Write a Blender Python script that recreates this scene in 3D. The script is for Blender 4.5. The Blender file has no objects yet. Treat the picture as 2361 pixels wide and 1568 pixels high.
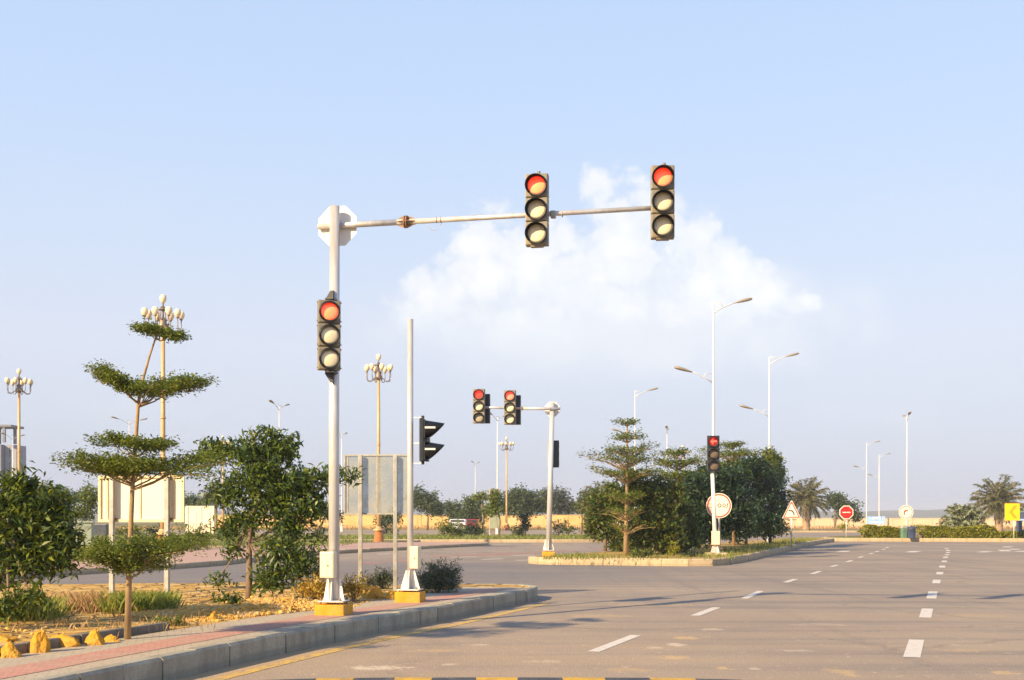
import bpy, bmesh, math, random
import numpy as np
from mathutils import Vector, Matrix, noise as mnoise

R = math.radians
scene = bpy.context.scene
COL = scene.collection

# ------------------------------------------------------------------ camera, sky, sun, exposure
F, U0, HV, EH = 2600.0, 1180.5, 1197.0, 1.6      # measured from the photograph (2361 px wide view)
cam_d = bpy.data.cameras.new('camera')
cam_d.sensor_width = 36.0
cam_d.lens = 36.0 * F / 2361.0
cam_d.shift_y = (HV - 784.0) / 2361.0
cam_d.clip_start = 0.1
cam_d.clip_end = 12000.0
cam = bpy.data.objects.new('camera', cam_d)
COL.objects.link(cam)
cam.location = (0, 0, EH)
cam.rotation_euler = (R(90), 0, 0)
scene.camera = cam

SUN_AZ, SUN_EL = R(45), R(27)                   # azimuth to the left of straight behind the camera
to_sun = Vector((-math.sin(SUN_AZ) * math.cos(SUN_EL), -math.cos(SUN_AZ) * math.cos(SUN_EL), math.sin(SUN_EL)))
sun_d = bpy.data.lights.new('sun', 'SUN')
sun_d.energy = 5.0
sun_d.angle = R(1.0)
sun_d.color = (1.0, 0.74, 0.42)
sun = bpy.data.objects.new('sun', sun_d)
COL.objects.link(sun)
sun.rotation_euler = to_sun.to_track_quat('Z', 'Y').to_euler()
sun.location = (-20, -20, 30)

scene.view_settings.view_transform = 'Standard'
scene.view_settings.look = 'None'
scene.view_settings.gamma = 1.0
scene.view_settings.exposure = 0.85
scene.view_settings.use_curve_mapping = False


HAZE = 0.00045


class NT:
    """small node-tree writer"""
    def __init__(self, nt):
        self.nt = nt

    def n(self, t, **kw):
        nd = self.nt.nodes.new(t)
        for k, v in kw.items():
            setattr(nd, k, v)
        return nd

    def l(self, a, b):
        self.nt.links.new(a, b)

    def math(self, op, a, b=None, c=None, clamp=False):
        nd = self.n('ShaderNodeMath', operation=op)
        nd.use_clamp = clamp
        for i, x in enumerate((a, b, c)):
            if x is None:
                continue
            if isinstance(x, (int, float)):
                nd.inputs[i].default_value = x
            else:
                self.l(x, nd.inputs[i])
        return nd.outputs[0]

    def mix(self, fac, a, b, blend='MIX'):
        nd = self.n('ShaderNodeMix', data_type='RGBA', blend_type=blend)
        for s, x in ((nd.inputs[0], fac), (nd.inputs[6], a), (nd.inputs[7], b)):
            if isinstance(x, (int, float)):
                s.default_value = x
            elif isinstance(x, tuple):
                s.default_value = (x + (1.0,))[:4]
            else:
                self.l(x, s)
        return nd.outputs[2]

    def ramp(self, fac, stops, interp='LINEAR'):
        nd = self.n('ShaderNodeValToRGB')
        cr = nd.color_ramp
        cr.interpolation = interp
        while len(cr.elements) < len(stops):
            cr.elements.new(0.5)
        for e, (p, c) in zip(cr.elements, stops):
            e.position = p
            e.color = (c + (1.0,))[:4] if isinstance(c, tuple) else (c, c, c, 1)
        if fac is not None:
            self.l(fac, nd.inputs[0])
        return nd.outputs[0]

    def noise(self, vec, scale, detail=4, rough=0.55, out=0, dist=0.0):
        nd = self.n('ShaderNodeTexNoise')
        nd.inputs['Scale'].default_value = scale
        nd.inputs['Detail'].default_value = detail
        nd.inputs['Roughness'].default_value = rough
        nd.inputs['Distortion'].default_value = dist
        if vec is not None:
            self.l(vec, nd.inputs['Vector'])
        return nd.outputs[out]


def make_world():
    w = bpy.data.worlds.new('World')
    scene.world = w
    w.use_nodes = True
    w.cycles.sampling_method = 'MANUAL'
    w.cycles.sample_map_resolution = 256
    nt = w.node_tree
    nt.nodes.clear()
    N = NT(nt)
    out = N.n('ShaderNodeOutputWorld')
    bg = N.n('ShaderNodeBackground')
    bg.inputs['Strength'].default_value = 0.1
    N.l(bg.outputs[0], out.inputs[0])
    sky = N.n('ShaderNodeTexSky', sky_type='NISHITA')
    sky.sun_disc = False
    sky.sun_elevation = SUN_EL
    sky.sun_rotation = math.pi + SUN_AZ
    sky.air_density = 1.2
    sky.dust_density = 1.5
    sky.ozone_density = 1.5
    tc = N.n('ShaderNodeTexCoord')
    sep = N.n('ShaderNodeSeparateXYZ')
    N.l(tc.outputs['Generated'], sep.inputs[0])
    x, y, z = sep.outputs
    # pale hazy evening sky, whiter towards the horizon
    pale = N.ramp(z, [(0.0, (.575, .62, .765)), (0.03, (.585, .63, .775)), (0.08, (.64, .685, .825)),
                      (0.15, (.71, .75, .885)), (0.225, (.655, .75, .925)), (0.33, (.58, .725, .97)),
                      (0.43, (.535, .69, .968)), (0.6, (.26, .40, .74)), (1.0, (.14, .24, .50))])
    # cumulus bank in the direction of the photograph: lobes in (x/y, z/y)
    yc = N.math('MAXIMUM', y, 0.02)
    s = N.math('DIVIDE', x, yc)
    t = N.math('DIVIDE', z, yc)
    cmb = N.n('ShaderNodeCombineXYZ')
    N.l(s, cmb.inputs[0]); N.l(t, cmb.inputs[1])
    n1 = N.noise(cmb.outputs[0], 17.0, 10, 0.60)
    n2 = N.noise(cmb.outputs[0], 55.0, 8, 0.6)
    lobes = [(1398, 464, 88, 84), (1450, 500, 120, 95), (1535, 500, 75, 90), (1600, 560, 90, 90), (1490, 600, 230, 130), (1125, 540, 95, 80),
             (1210, 600, 150, 110), (1085, 640, 140, 90), (1330, 660, 260, 110), (1660, 620, 95, 80),
             (1740, 660, 120, 70), (1840, 700, 60, 26), (1250, 740, 300, 90), (1010, 720, 110, 110), (1500, 700, 330, 70)]
    acc = None
    for (u, v, ru, rv) in lobes:
        a = N.math('MULTIPLY', N.math('SUBTRACT', s, (u - U0) / F), F / ru)
        b = N.math('MULTIPLY', N.math('SUBTRACT', t, (HV - v) / F), F / rv)
        d2 = N.math('ADD', N.math('MULTIPLY', a, a), N.math('MULTIPLY', b, b))
        f = N.math('SUBTRACT', 1.0, d2)
        acc = f if acc is None else N.math('SMOOTH_MAX', acc, f, 0.35)
    acc = N.math('MINIMUM', acc, 1.0)
    body = N.math('ADD', acc, N.math('MULTIPLY', N.math('SUBTRACT', n1, 0.5), 2.4))
    body = N.math('ADD', body, N.math('MULTIPLY', N.math('SUBTRACT', n2, 0.5), 1.0))
    wob = N.noise(cmb.outputs[0], 40.0, 5, 0.6, out=1)
    wv = N.n('ShaderNodeVectorMath', operation='MULTIPLY_ADD'); N.l(wob, wv.inputs[0]); wv.inputs[1].default_value = (.03, .03, 0); N.l(cmb.outputs[0], wv.inputs[2])
    puff = None
    for sc_, am in ((24.0, 1.0), (58.0, .55), (125.0, .3)):
        vo = N.n('ShaderNodeTexVoronoi', feature='F1'); vo.inputs['Scale'].default_value = sc_
        N.l(wv.outputs[0], vo.inputs['Vector'])
        q = N.math('MULTIPLY', N.math('SUBTRACT', 0.42, vo.outputs['Distance']), am)
        puff = q if puff is None else N.math('ADD', puff, q)
    body = N.math('ADD', body, N.math('MULTIPLY_ADD', puff, 1.2, .34))
    ms = N.n('ShaderNodeMapRange', interpolation_type='SMOOTHSTEP')
    N.l(body, ms.inputs[0]); ms.inputs[1].default_value = 0.0; ms.inputs[2].default_value = 0.85
    low = N.n('ShaderNodeMapRange', interpolation_type='SMOOTHSTEP')
    N.l(t, low.inputs[0]); low.inputs[1].default_value = (HV - 860) / F; low.inputs[2].default_value = (HV - 640) / F
    m = N.math('MULTIPLY', ms.outputs[0], low.outputs[0])
    front = N.math('GREATER_THAN', y, 0.05)
    m = N.math('MULTIPLY', m, front)
    soft = N.math('MULTIPLY', N.math('ADD', N.math('ADD', N.math('MULTIPLY', n1, 0.6), N.math('MULTIPLY', acc, 0.25)), N.math('MULTIPLY', puff, .5)), 1.0, clamp=True)
    cl = N.ramp(soft, [(0.2, (.88, .90, .955)), (0.42, (.95, .955, .975)), (0.62, (1.04, 1.02, .99))])
    m = N.math('MULTIPLY', m, 0.93)
    # faint veils of cloud elsewhere, low in the sky
    mp = N.n('ShaderNodeMapping'); mp.inputs['Scale'].default_value = (1.0, 2.6, 1.0)
    N.l(cmb.outputs[0], mp.inputs[0])
    nv = N.noise(mp.outputs[0], 3.2, 7, 0.6)
    vm = N.n('ShaderNodeMapRange', interpolation_type='SMOOTHSTEP')
    N.l(nv, vm.inputs[0]); vm.inputs[1].default_value = 0.50; vm.inputs[2].default_value = 0.78
    bandr = N.ramp(t, [(0.06, 0.0), (0.13, 1.0), (0.2, 0.7), (0.34, 0.0)])
    vmask = N.math('MULTIPLY', N.math('MULTIPLY', vm.outputs[0], bandr), N.math('MULTIPLY', front, 0.6))
    # the milky spread at the cloud's foot
    ga = N.math('MULTIPLY', N.math('SUBTRACT', s, (1430 - U0) / F), F / 640)
    gb = N.math('MULTIPLY', N.math('SUBTRACT', t, (HV - 730) / F), F / 170)
    gd = N.math('ADD', N.math('ADD', N.math('MULTIPLY', ga, ga), N.math('MULTIPLY', gb, gb)), N.math('MULTIPLY', N.math('SUBTRACT', n1, .5), 1.6))
    foot = N.n('ShaderNodeMapRange', interpolation_type='SMOOTHSTEP')
    N.l(gd, foot.inputs[0]); foot.inputs[1].default_value = 1.1; foot.inputs[2].default_value = 0.0
    vmask = N.math('MAXIMUM', vmask, N.math('MULTIPLY', N.math('MULTIPLY', foot.outputs[0], front), 0.78))
    col = N.mix(vmask, pale, (.86, .87, .925))
    col = N.mix(m, col, cl)
    sc = N.n('ShaderNodeVectorMath', operation='SCALE')
    N.l(col, sc.inputs[0]); sc.inputs['Scale'].default_value = 5.95
    fin = N.mix(0.88, sky.outputs[0], sc.outputs[0])
    N.l(fin, bg.inputs[0])


make_world()


# ------------------------------------------------------------------ coordinates
def P(u, v, d):
    """point seen at (u, v) of the survey picture, d metres in front of the camera"""
    return Vector(((u - U0) / F * d, d, EH + (HV - v) / F * d))


def G(u, v, z=0.0):
    """point on the level z seen at (u, v)"""
    d = (EH - z) * F / (v - HV)
    return Vector(((u - U0) / F * d, d, z))


# ------------------------------------------------------------------ materials
def new_mat(name):
    m = bpy.data.materials.new(name)
    m.use_nodes = True
    nt = m.node_tree
    bsdf = nt.nodes['Principled BSDF']
    return m, NT(nt), bsdf


def mat_plain(name, col, rough=0.6, metal=0.0, var=0.12, scale=6.0, bump=0.0, coat=0.0, stretch=None, emit=None, es=1.0, dirt=None, dirt_amt=0.0):
    m, N, b = new_mat(name)
    tc = N.n('ShaderNodeTexCoord')
    vec = tc.outputs['Object']
    if stretch:
        mp = N.n('ShaderNodeMapping'); mp.inputs['Scale'].default_value = stretch
        N.l(vec, mp.inputs[0]); vec = mp.outputs[0]
    nz = N.noise(vec, scale, 6, 0.6)
    lo = tuple(c * (1 - var) for c in col); hi = tuple(min(1.0, c * (1 + var)) for c in col)
    c = N.ramp(nz, [(0.3, lo), (0.7, hi)])
    if dirt:
        nd = N.noise(vec, scale * 0.37, 7, 0.65)
        msk = N.ramp(nd, [(0.48, 0.0), (0.68, dirt_amt)])
        c = N.mix(msk, c, dirt)
    N.l(c, b.inputs['Base Color'])
    rr = N.ramp(nz, [(0.2, max(0.02, rough - 0.08)), (0.8, min(1, rough + 0.08))])
    N.l(rr, b.inputs['Roughness'])
    b.inputs['Metallic'].default_value = metal
    b.inputs['Coat Weight'].default_value = coat
    if bump:
        bp = N.n('ShaderNodeBump'); bp.inputs['Strength'].default_value = bump; bp.inputs['Distance'].default_value = 0.02
        N.l(N.noise(vec, scale * 5, 5, 0.6), bp.inputs['Height'])
        N.l(bp.outputs[0], b.inputs['Normal'])
    if emit:
        b.inputs['Emission Color'].default_value = emit + (1.0,)
        b.inputs['Emission Strength'].default_value = es
    return m


def mat_leaf(name, cols, trans=0.25, rough=0.45):
    m, N, b = new_mat(name)
    g = N.n('ShaderNodeNewGeometry')
    k = len(cols)
    c = N.ramp(g.outputs['Random Per Island'], [((i + 0.5) / k, cc) for i, cc in enumerate(cols)])
    N.l(c, b.inputs['Base Color'])
    b.inputs['Roughness'].default_value = rough
    b.inputs['Specular IOR Level'].default_value = 0.35
    tr = N.n('ShaderNodeBsdfTranslucent')
    br = N.mix(1.0, c, (1.5, 1.45, 0.7), 'MULTIPLY')
    N.l(br, tr.inputs[0])
    mx = N.n('ShaderNodeMixShader'); mx.inputs[0].default_value = trans
    N.l(b.outputs[0], mx.inputs[1]); N.l(tr.outputs[0], mx.inputs[2])
    N.l(mx.outputs[0], N.nt.nodes['Material Output'].inputs[0])
    return m


_SW, _SY = (.66, .55, .42), (.60, .42, .20)
STAINS = [(868, 1540, 75, 6, _SW, .8), (1580, 1471, 32, 4, _SY, .7), (1560, 1487, 24, 4, _SW, .7), (1552, 1516, 40, 5, _SY, .7), (1510, 1494, 24, 3, _SW, .6), (1640, 1451, 32, 2.4, _SW, .6),
          (1675, 1541, 22, 4, _SY, .7), (1745, 1542, 18, 3, _SW, .6), (1098, 1487, 30, 2.4, _SW, .6), (2320, 1551, 36, 4, _SY, .6), (1035, 1532, 22, 2.4, _SW, .5), (1940, 1549, 34, 9, _SY, .5), (1250, 1525, 40, 4, _SW, .35), (1450, 1545, 60, 5, _SY, .4), (1830, 1500, 50, 3, _SW, .35), (2230, 1500, 60, 4, _SY, .35),
          (1380, 1420, 70, 4, _SY, .35), (1500, 1395, 90, 5, _SY, .3), (1900, 1440, 80, 3, _SW, .25), (2250, 1420, 70, 3, _SY, .25), (1000, 1500, 60, 4, _SY, .4)]


def mat_asphalt():
    m, N, b = new_mat('asphalt')
    tc = N.n('ShaderNodeTexCoord'); vec = tc.outputs['Object']
    sep = N.n('ShaderNodeSeparateXYZ'); N.l(vec, sep.inputs[0])
    fine = N.noise(vec, 60, 4, 0.7)
    agg = N.n('ShaderNodeTexVoronoi'); agg.inputs['Scale'].default_value = 45; N.l(vec, agg.inputs['Vector'])
    big = N.noise(vec, 0.22, 6, 0.6)
    mp = N.n('ShaderNodeMapping'); mp.inputs['Scale'].default_value = (0.05, 0.9, 1.0); mp.inputs['Rotation'].default_value = (0, 0, R(4))
    N.l(vec, mp.inputs[0])
    streak = N.noise(mp.outputs[0], 1.6, 7, 0.62)
    mp2 = N.n('ShaderNodeMapping'); mp2.inputs['Scale'].default_value = (1.1, 0.04, 1.0); mp2.inputs['Rotation'].default_value = (0, 0, R(-7))
    N.l(vec, mp2.inputs[0])
    wheel = N.noise(mp2.outputs[0], 1.1, 5, 0.6)
    base = N.ramp(big, [(0.25, (.235, .208, .188)), (0.5, (.31, .262, .215)), (0.75, (.40, .325, .24))])
    base = N.mix(N.ramp(streak, [(0.33, 0.5), (0.5, 0.0)]), base, (.15, .142, .148))
    base = N.mix(N.ramp(streak, [(0.52, 0.0), (0.66, 0.55)]), base, (.38, .29, .20))
    base = N.mix(N.ramp(wheel, [(0.52, 0.0), (0.7, 0.35)]), base, (.14, .132, .138))
    # sandy dust drifted against the near kerb and over the near lanes
    dx = N.math('ADD', sep.outputs[0], N.math('MULTIPLY', sep.outputs[1], -0.30))
    dust = N.n('ShaderNodeMapRange', interpolation_type='SMOOTHSTEP')
    N.l(dx, dust.inputs[0]); dust.inputs[1].default_value = 6.5; dust.inputs[2].default_value = -8.0
    near = N.n('ShaderNodeMapRange', interpolation_type='SMOOTHSTEP')
    N.l(sep.outputs[1], near.inputs[0]); near.inputs[1].default_value = 27; near.inputs[2].default_value = 12
    dn = N.ramp(N.noise(vec, 0.8, 7, 0.65), [(0.3, 0.35), (0.7, 1.0)])
    dm = N.math('MULTIPLY', N.math('MULTIPLY', dust.outputs[0], near.outputs[0]), dn)
    base = N.mix(N.math('MULTIPLY', dm, 0.75), base, (.46, .34, .22))
    # sand lying in the gutter
    gx = N.math('ADD', N.math('ADD', sep.outputs[0], N.math('MULTIPLY', sep.outputs[1], -0.353)), N.math('MULTIPLY', N.math('SUBTRACT', N.noise(vec, 2.4, 7, .65), .5), .9))
    gut = N.n('ShaderNodeMapRange', interpolation_type='SMOOTHSTEP')
    N.l(gx, gut.inputs[0]); gut.inputs[1].default_value = -6.75; gut.inputs[2].default_value = -7.15
    base = N.mix(N.math('MULTIPLY', gut.outputs[0], N.math('MULTIPLY', near.outputs[0], .8)), base, (.50, .36, .20))
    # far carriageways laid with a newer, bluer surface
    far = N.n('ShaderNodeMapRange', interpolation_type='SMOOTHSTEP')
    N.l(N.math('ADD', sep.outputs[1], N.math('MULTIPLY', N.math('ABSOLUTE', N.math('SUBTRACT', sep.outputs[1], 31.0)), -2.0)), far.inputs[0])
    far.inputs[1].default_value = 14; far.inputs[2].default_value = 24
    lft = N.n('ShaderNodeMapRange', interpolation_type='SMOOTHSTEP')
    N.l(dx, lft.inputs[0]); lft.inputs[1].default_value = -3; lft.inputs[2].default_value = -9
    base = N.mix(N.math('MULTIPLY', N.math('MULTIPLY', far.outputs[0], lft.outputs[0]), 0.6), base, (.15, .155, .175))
    # a few wandering cracks
    cw = N.n('ShaderNodeVectorMath', operation='MULTIPLY_ADD'); N.l(N.noise(vec, .9, 5, .65, out=1), cw.inputs[0]); cw.inputs[1].default_value = (1.6, 1.6, 0); N.l(vec, cw.inputs[2])
    ck = N.n('ShaderNodeTexVoronoi', feature='DISTANCE_TO_EDGE'); ck.inputs['Scale'].default_value = .16; N.l(cw.outputs[0], ck.inputs['Vector'])
    base = N.mix(N.math('MULTIPLY', N.ramp(ck.outputs['Distance'], [(0.001, .32), (0.006, 0.0)]), N.ramp(big, [(.4, .2), (.55, 1.0)])), base, (.09, .08, .075))
    # dried splashes of sand and paint, and dark cross seams in the surface
    wv = N.noise(vec, 5.0, 8, 0.7)
    wv2 = N.noise(vec, 26.0, 6, 0.7)
    for (u, v, ru, rv, cc, am) in STAINS:
        c0 = G(u, v); r1 = ru * c0.y / F; r2 = max(.06, rv * c0.y * c0.y / (F * EH))
        a = N.math('MULTIPLY', N.math('SUBTRACT', sep.outputs[0], c0.x), 1 / r1)
        bb = N.math('MULTIPLY', N.math('SUBTRACT', sep.outputs[1], c0.y), 1 / r2)
        dd = N.math('ADD', N.math('MULTIPLY', a, a), N.math('MULTIPLY', bb, bb))
        dd = N.math('ADD', N.math('ADD', dd, N.math('MULTIPLY', N.math('SUBTRACT', wv, .5), 7.5)), N.math('MULTIPLY', N.math('SUBTRACT', wv2, .5), 4.0))
        base = N.mix(N.ramp(dd, [(0.25, am), (0.95, 0.0)]), base, cc)
    sw = N.math('ADD', sep.outputs[1], N.math('MULTIPLY', N.noise(vec, .35, 4, .6), 1.6))
    for (y0, wd, am) in ((17.4, .10, .5), (23.6, .13, .4), (28.5, .16, .35), (34.5, .35, .3), (14.2, .05, .2)):
        e = N.math('ABSOLUTE', N.math('SUBTRACT', sw, y0))
        base = N.mix(N.math('MULTIPLY', N.ramp(N.math('MULTIPLY', e, .5 / wd), [(0.1, am), (0.6, 0.0)]), N.ramp(streak, [(.3, 1.0), (.6, .3)])), base, (.11, .10, .105))
    # speckle
    base = N.mix(N.ramp(fine, [(0.35, 0.45), (0.5, 0.0)]), base, (.08, .075, .075))
    base = N.mix(N.ramp(agg.outputs['Distance'], [(0.0, 0.5), (0.22, 0.0)]), base, (.50, .43, .36))
    grit = N.n('ShaderNodeTexVoronoi'); grit.inputs['Scale'].default_value = 11; N.l(vec, grit.inputs['Vector'])
    base = N.mix(N.math('MULTIPLY', N.ramp(grit.outputs['Distance'], [(0.06, 1.0), (0.12, 0.0)]), near.outputs[0]), base, (.66, .54, .38))
    spk = N.noise(vec, 7.0, 3, 0.5)
    base = N.mix(N.ramp(spk, [(0.655, 0.0), (0.72, 0.65)]), base, (.5, .42, .30))
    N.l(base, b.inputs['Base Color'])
    b.inputs['Roughness'].default_value = 0.88
    b.inputs['Specular IOR Level'].default_value = 0.25
    bp = N.n('ShaderNodeBump'); bp.inputs['Strength'].default_value = 0.45; bp.inputs['Distance'].default_value = 0.01
    N.l(agg.outputs['Distance'], bp.inputs['Height']); N.l(bp.outputs[0], b.inputs['Normal'])
    return m


def mat_ground(name, c1, c2, c3, s=0.5, bump=0.3):
    m, N, b = new_mat(name)
    tc = N.n('ShaderNodeTexCoord'); vec = tc.outputs['Object']
    a = N.noise(vec, s, 8, 0.62)
    d = N.noise(vec, s * 9, 6, 0.65)
    base = N.ramp(a, [(0.32, c1), (0.5, c2), (0.68, c3)])
    base = N.mix(N.ramp(d, [(0.4, 0.45), (0.6, 0.0)]), base, tuple(x * 0.5 for x in c1))
    N.l(base, b.inputs['Base Color']); b.inputs['Roughness'].default_value = 0.95
    b.inputs['Specular IOR Level'].default_value = 0.15
    bp = N.n('ShaderNodeBump'); bp.inputs['Strength'].default_value = bump; bp.inputs['Distance'].default_value = 0.06
    N.l(d, bp.inputs['Height']); N.l(bp.outputs[0], b.inputs['Normal'])
    return m


def mat_crazy():
    """flat yellow stones set in sandy soil, dark open joints"""
    m, N, b = new_mat('stone_paved_soil')
    tc = N.n('ShaderNodeTexCoord'); vec = tc.outputs['Object']
    wob = N.noise(vec, 1.7, 4, 0.6, out=1)
    wv = N.n('ShaderNodeVectorMath', operation='ADD'); N.l(vec, wv.inputs[0])
    ws = N.n('ShaderNodeVectorMath', operation='SCALE'); N.l(wob, ws.inputs[0]); ws.inputs['Scale'].default_value = 0.35
    N.l(ws.outputs[0], wv.inputs[1])
    vo = N.n('ShaderNodeTexVoronoi', feature='DISTANCE_TO_EDGE'); vo.inputs['Scale'].default_value = 2.6
    N.l(wv.outputs[0], vo.inputs['Vector'])
    vc = N.n('ShaderNodeTexVoronoi', feature='F1'); vc.inputs['Scale'].default_value = 2.6
    N.l(wv.outputs[0], vc.inputs['Vector'])
    sp = N.n('ShaderNodeSeparateColor'); N.l(vc.outputs['Color'], sp.inputs[0])
    stone = N.ramp(sp.outputs[0], [(0.1, (.50, .30, .08)), (0.5, (.60, .38, .10)), (0.9, (.68, .47, .18))])
    fine = N.noise(vec, 14, 7, 0.65)
    stone = N.mix(N.ramp(fine, [(0.38, 0.5), (0.55, 0.0)]), stone, (.26, .17, .08))
    joint = N.ramp(vo.outputs['Distance'], [(0.018, 1.0), (0.06, 0.0)])
    loose = N.noise(vec, 0.9, 6, 0.6)
    joint = N.math('MULTIPLY', joint, N.ramp(loose, [(0.36, 0.6), (0.5, 1.0)]))
    c = N.mix(joint, stone, (.10, .07, .045))
    soil = N.ramp(N.noise(vec, 6, 8, 0.65), [(0.3, (.34, .22, .09)), (0.7, (.58, .38, .13))])
    c = N.mix(N.ramp(loose, [(0.56, 0.0), (0.68, 0.8)]), c, soil)
    N.l(c, b.inputs['Base Color']); b.inputs['Roughness'].default_value = 0.95
    b.inputs['Specular IOR Level'].default_value = 0.15
    bp = N.n('ShaderNodeBump'); bp.inputs['Strength'].default_value = 0.7; bp.inputs['Distance'].default_value = 0.03
    h = N.math('ADD', N.ramp(vo.outputs['Distance'], [(0.0, 0.0), (0.06, 1.0)]), N.math('MULTIPLY', fine, 0.5))
    N.l(h, bp.inputs['Height']); N.l(bp.outputs[0], b.inputs['Normal'])
    return m


def mat_kerb(name, col, dark, wash=0.0):
    m, N, b = new_mat(name)
    tc = N.n('ShaderNodeTexCoord'); vec = tc.outputs['Object']
    g = N.n('ShaderNodeNewGeometry')
    tone = N.ramp(g.outputs['Random Per Island'], [(0.0, tuple(c * 0.86 for c in col)), (1.0, tuple(min(1, c * 1.1) for c in col))])
    mp = N.n('ShaderNodeMapping'); mp.inputs['Scale'].default_value = (1.6, 1.6, 0.5); N.l(vec, mp.inputs[0])
    st = N.noise(mp.outputs[0], 2.6, 7, 0.65)
    c = N.mix(N.ramp(st, [(0.45, 0.0), (0.68, 0.75)]), tone, dark)
    sep = N.n('ShaderNodeSeparateXYZ'); N.l(vec, sep.inputs[0])
    # splash stain along the foot, ragged edge
    foot = N.math('ADD', sep.outputs[2], N.math('MULTIPLY', N.noise(vec, 3.0, 6, 0.6), 0.07))
    c = N.mix(N.ramp(foot, [(0.10, 0.45), (0.125, 0.0)]), c, dark)
    c = N.mix(N.ramp(N.noise(vec, 30, 5, 0.7), [(0.40, 0.35), (0.52, 0.0)]), c, dark)
    N.l(c, b.inputs['Base Color']); b.inputs['Roughness'].default_value = 0.9
    bp = N.n('ShaderNodeBump'); bp.inputs['Strength'].default_value = 0.35; bp.inputs['Distance'].default_value = 0.01
    N.l(N.noise(vec, 40, 5, 0.7), bp.inputs['Height']); N.l(bp.outputs[0], b.inputs['Normal'])
    return m


def mat_paver(name, c1, c2, mortar, scale):
    m, N, b = new_mat(name)
    tc = N.n('ShaderNodeTexCoord'); vec = tc.outputs['Object']
    mp = N.n('ShaderNodeMapping'); mp.inputs['Rotation'].default_value = (0, 0, R(-17)); N.l(vec, mp.inputs[0])
    br = N.n('ShaderNodeTexBrick'); br.inputs['Scale'].default_value = scale
    br.inputs['Color1'].default_value = c1 + (1,); br.inputs['Color2'].default_value = c2 + (1,)
    br.inputs['Mortar'].default_value = mortar + (1,); br.inputs['Mortar Size'].default_value = 0.012
    N.l(mp.outputs[0], br.inputs['Vector'])
    big = N.noise(vec, 1.1, 7, 0.65)
    c = N.mix(N.ramp(big, [(0.42, 0.0), (0.62, 0.5)]), br.outputs[0], (.44, .34, .24))
    c = N.mix(N.ramp(N.noise(vec, 17, 6, 0.7), [(0.36, 0.4), (0.5, 0.0)]), c, tuple(x * 0.5 for x in c1))
    N.l(c, b.inputs['Base Color']); b.inputs['Roughness'].default_value = 0.9
    bp = N.n('ShaderNodeBump'); bp.inputs['Strength'].default_value = 0.3; bp.inputs['Distance'].default_value = 0.008
    N.l(br.outputs['Fac'], bp.inputs['Height']); bp.invert = True; N.l(bp.outputs[0], b.inputs['Normal'])
    return m


def mat_worn_paint(name, col, under, wear=0.55):
    """road paint with worn-through flecks"""
    m, N, b = new_mat(name)
    tc = N.n('ShaderNodeTexCoord'); vec = tc.outputs['Object']
    a = N.noise(vec, 9, 8, 0.7)
    msk = N.ramp(a, [(wear - 0.06, 0.0), (wear + 0.08, 0.9)])
    c = N.mix(msk, col, under)
    N.l(c, b.inputs['Base Color']); b.inputs['Roughness'].default_value = 0.8
    return m


def mat_translucent_panel():
    m, N, b = new_mat('clouded_sheet')
    tc = N.n('ShaderNodeTexCoord')
    a = N.noise(tc.outputs['Object'], 2.2, 6, 0.6)
    c = N.ramp(a, [(0.35, (.25, .28, .28)), (0.65, (.42, .43, .38))])
    N.l(c, b.inputs['Base Color']); b.inputs['Roughness'].default_value = 0.35
    t = N.n('ShaderNodeBsdfTransparent'); t.inputs[0].default_value = (.93, .95, .95, 1)
    mx = N.n('ShaderNodeMixShader')
    N.l(N.ramp(a, [(0.3, 0.30), (0.7, 0.62)]), mx.inputs[0])
    N.l(b.outputs[0], mx.inputs[2]); N.l(t.outputs[0], mx.inputs[1])
    N.l(mx.outputs[0], N.nt.nodes['Material Output'].inputs[0])
    return m


M = {}
M['asphalt'] = mat_asphalt()
M['ground'] = mat_ground('dry_ground', (.26, .20, .11), (.33, .26, .14), (.20, .20, .09), 0.05)
M['grass_ground'] = mat_ground('grassy_soil', (.13, .15, .04), (.20, .20, .06), (.36, .28, .13), 0.35)
M['dry_grass_ground'] = mat_ground('dry_grassy_soil', (.42, .28, .09), (.48, .33, .12), (.32, .26, .1), 0.3)
M['crazy'] = mat_crazy()
M['kerb_grey'] = mat_kerb('kerb_grey', (.37, .35, .275), (.20, .185, .145))
M['kerb_cream'] = mat_kerb('kerb_cream', (.50, .40, .26), (.33, .25, .15))
M['kerb_dark'] = mat_kerb('edging_grey', (.21, .19, .16), (.11, .10, .08))
M['pave_grey'] = mat_paver('pave_grey', (.43, .37, .27), (.50, .43, .32), (.26, .22, .16), 3.0)
M['pave_red'] = mat_paver('pave_red', (.50, .24, .18), (.56, .30, .23), (.30, .17, .13), 4.0)
M['pave_pink'] = mat_paver('pave_pink', (.46, .28, .23), (.50, .33, .27), (.30, .2, .16), 2.0)
M['path'] = mat_ground('service_lane', (.34, .28, .20), (.40, .33, .25), (.28, .25, .21), 0.2, 0.1)
M['white_paint'] = mat_worn_paint('white_road_paint', (.62, .58, .52), (.26, .23, .21), 0.60)
M['yellow_paint'] = mat_worn_paint('yellow_road_paint', (.62, .40, .08), (.30, .24, .18), 0.52)
M['red_paint'] = mat_worn_paint('red_road_paint', (.50, .16, .11), (.24, .20, .20), 0.50)
M['splash'] = mat_worn_paint('dried_splash', (.62, .50, .36), (.28, .24, .20), 0.5)
M['kerb_yellow'] = mat_plain('kerb_yellow_paint', (.60, .36, .02), 0.7, var=.2, scale=14, bump=.3, dirt=(.2, .15, .1), dirt_amt=.6)
M['kerb_black'] = mat_plain('kerb_black_paint', (.045, .05, .06), 0.7, var=.3, scale=14, bump=.3, dirt=(.2, .17, .14), dirt_amt=.5)
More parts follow.
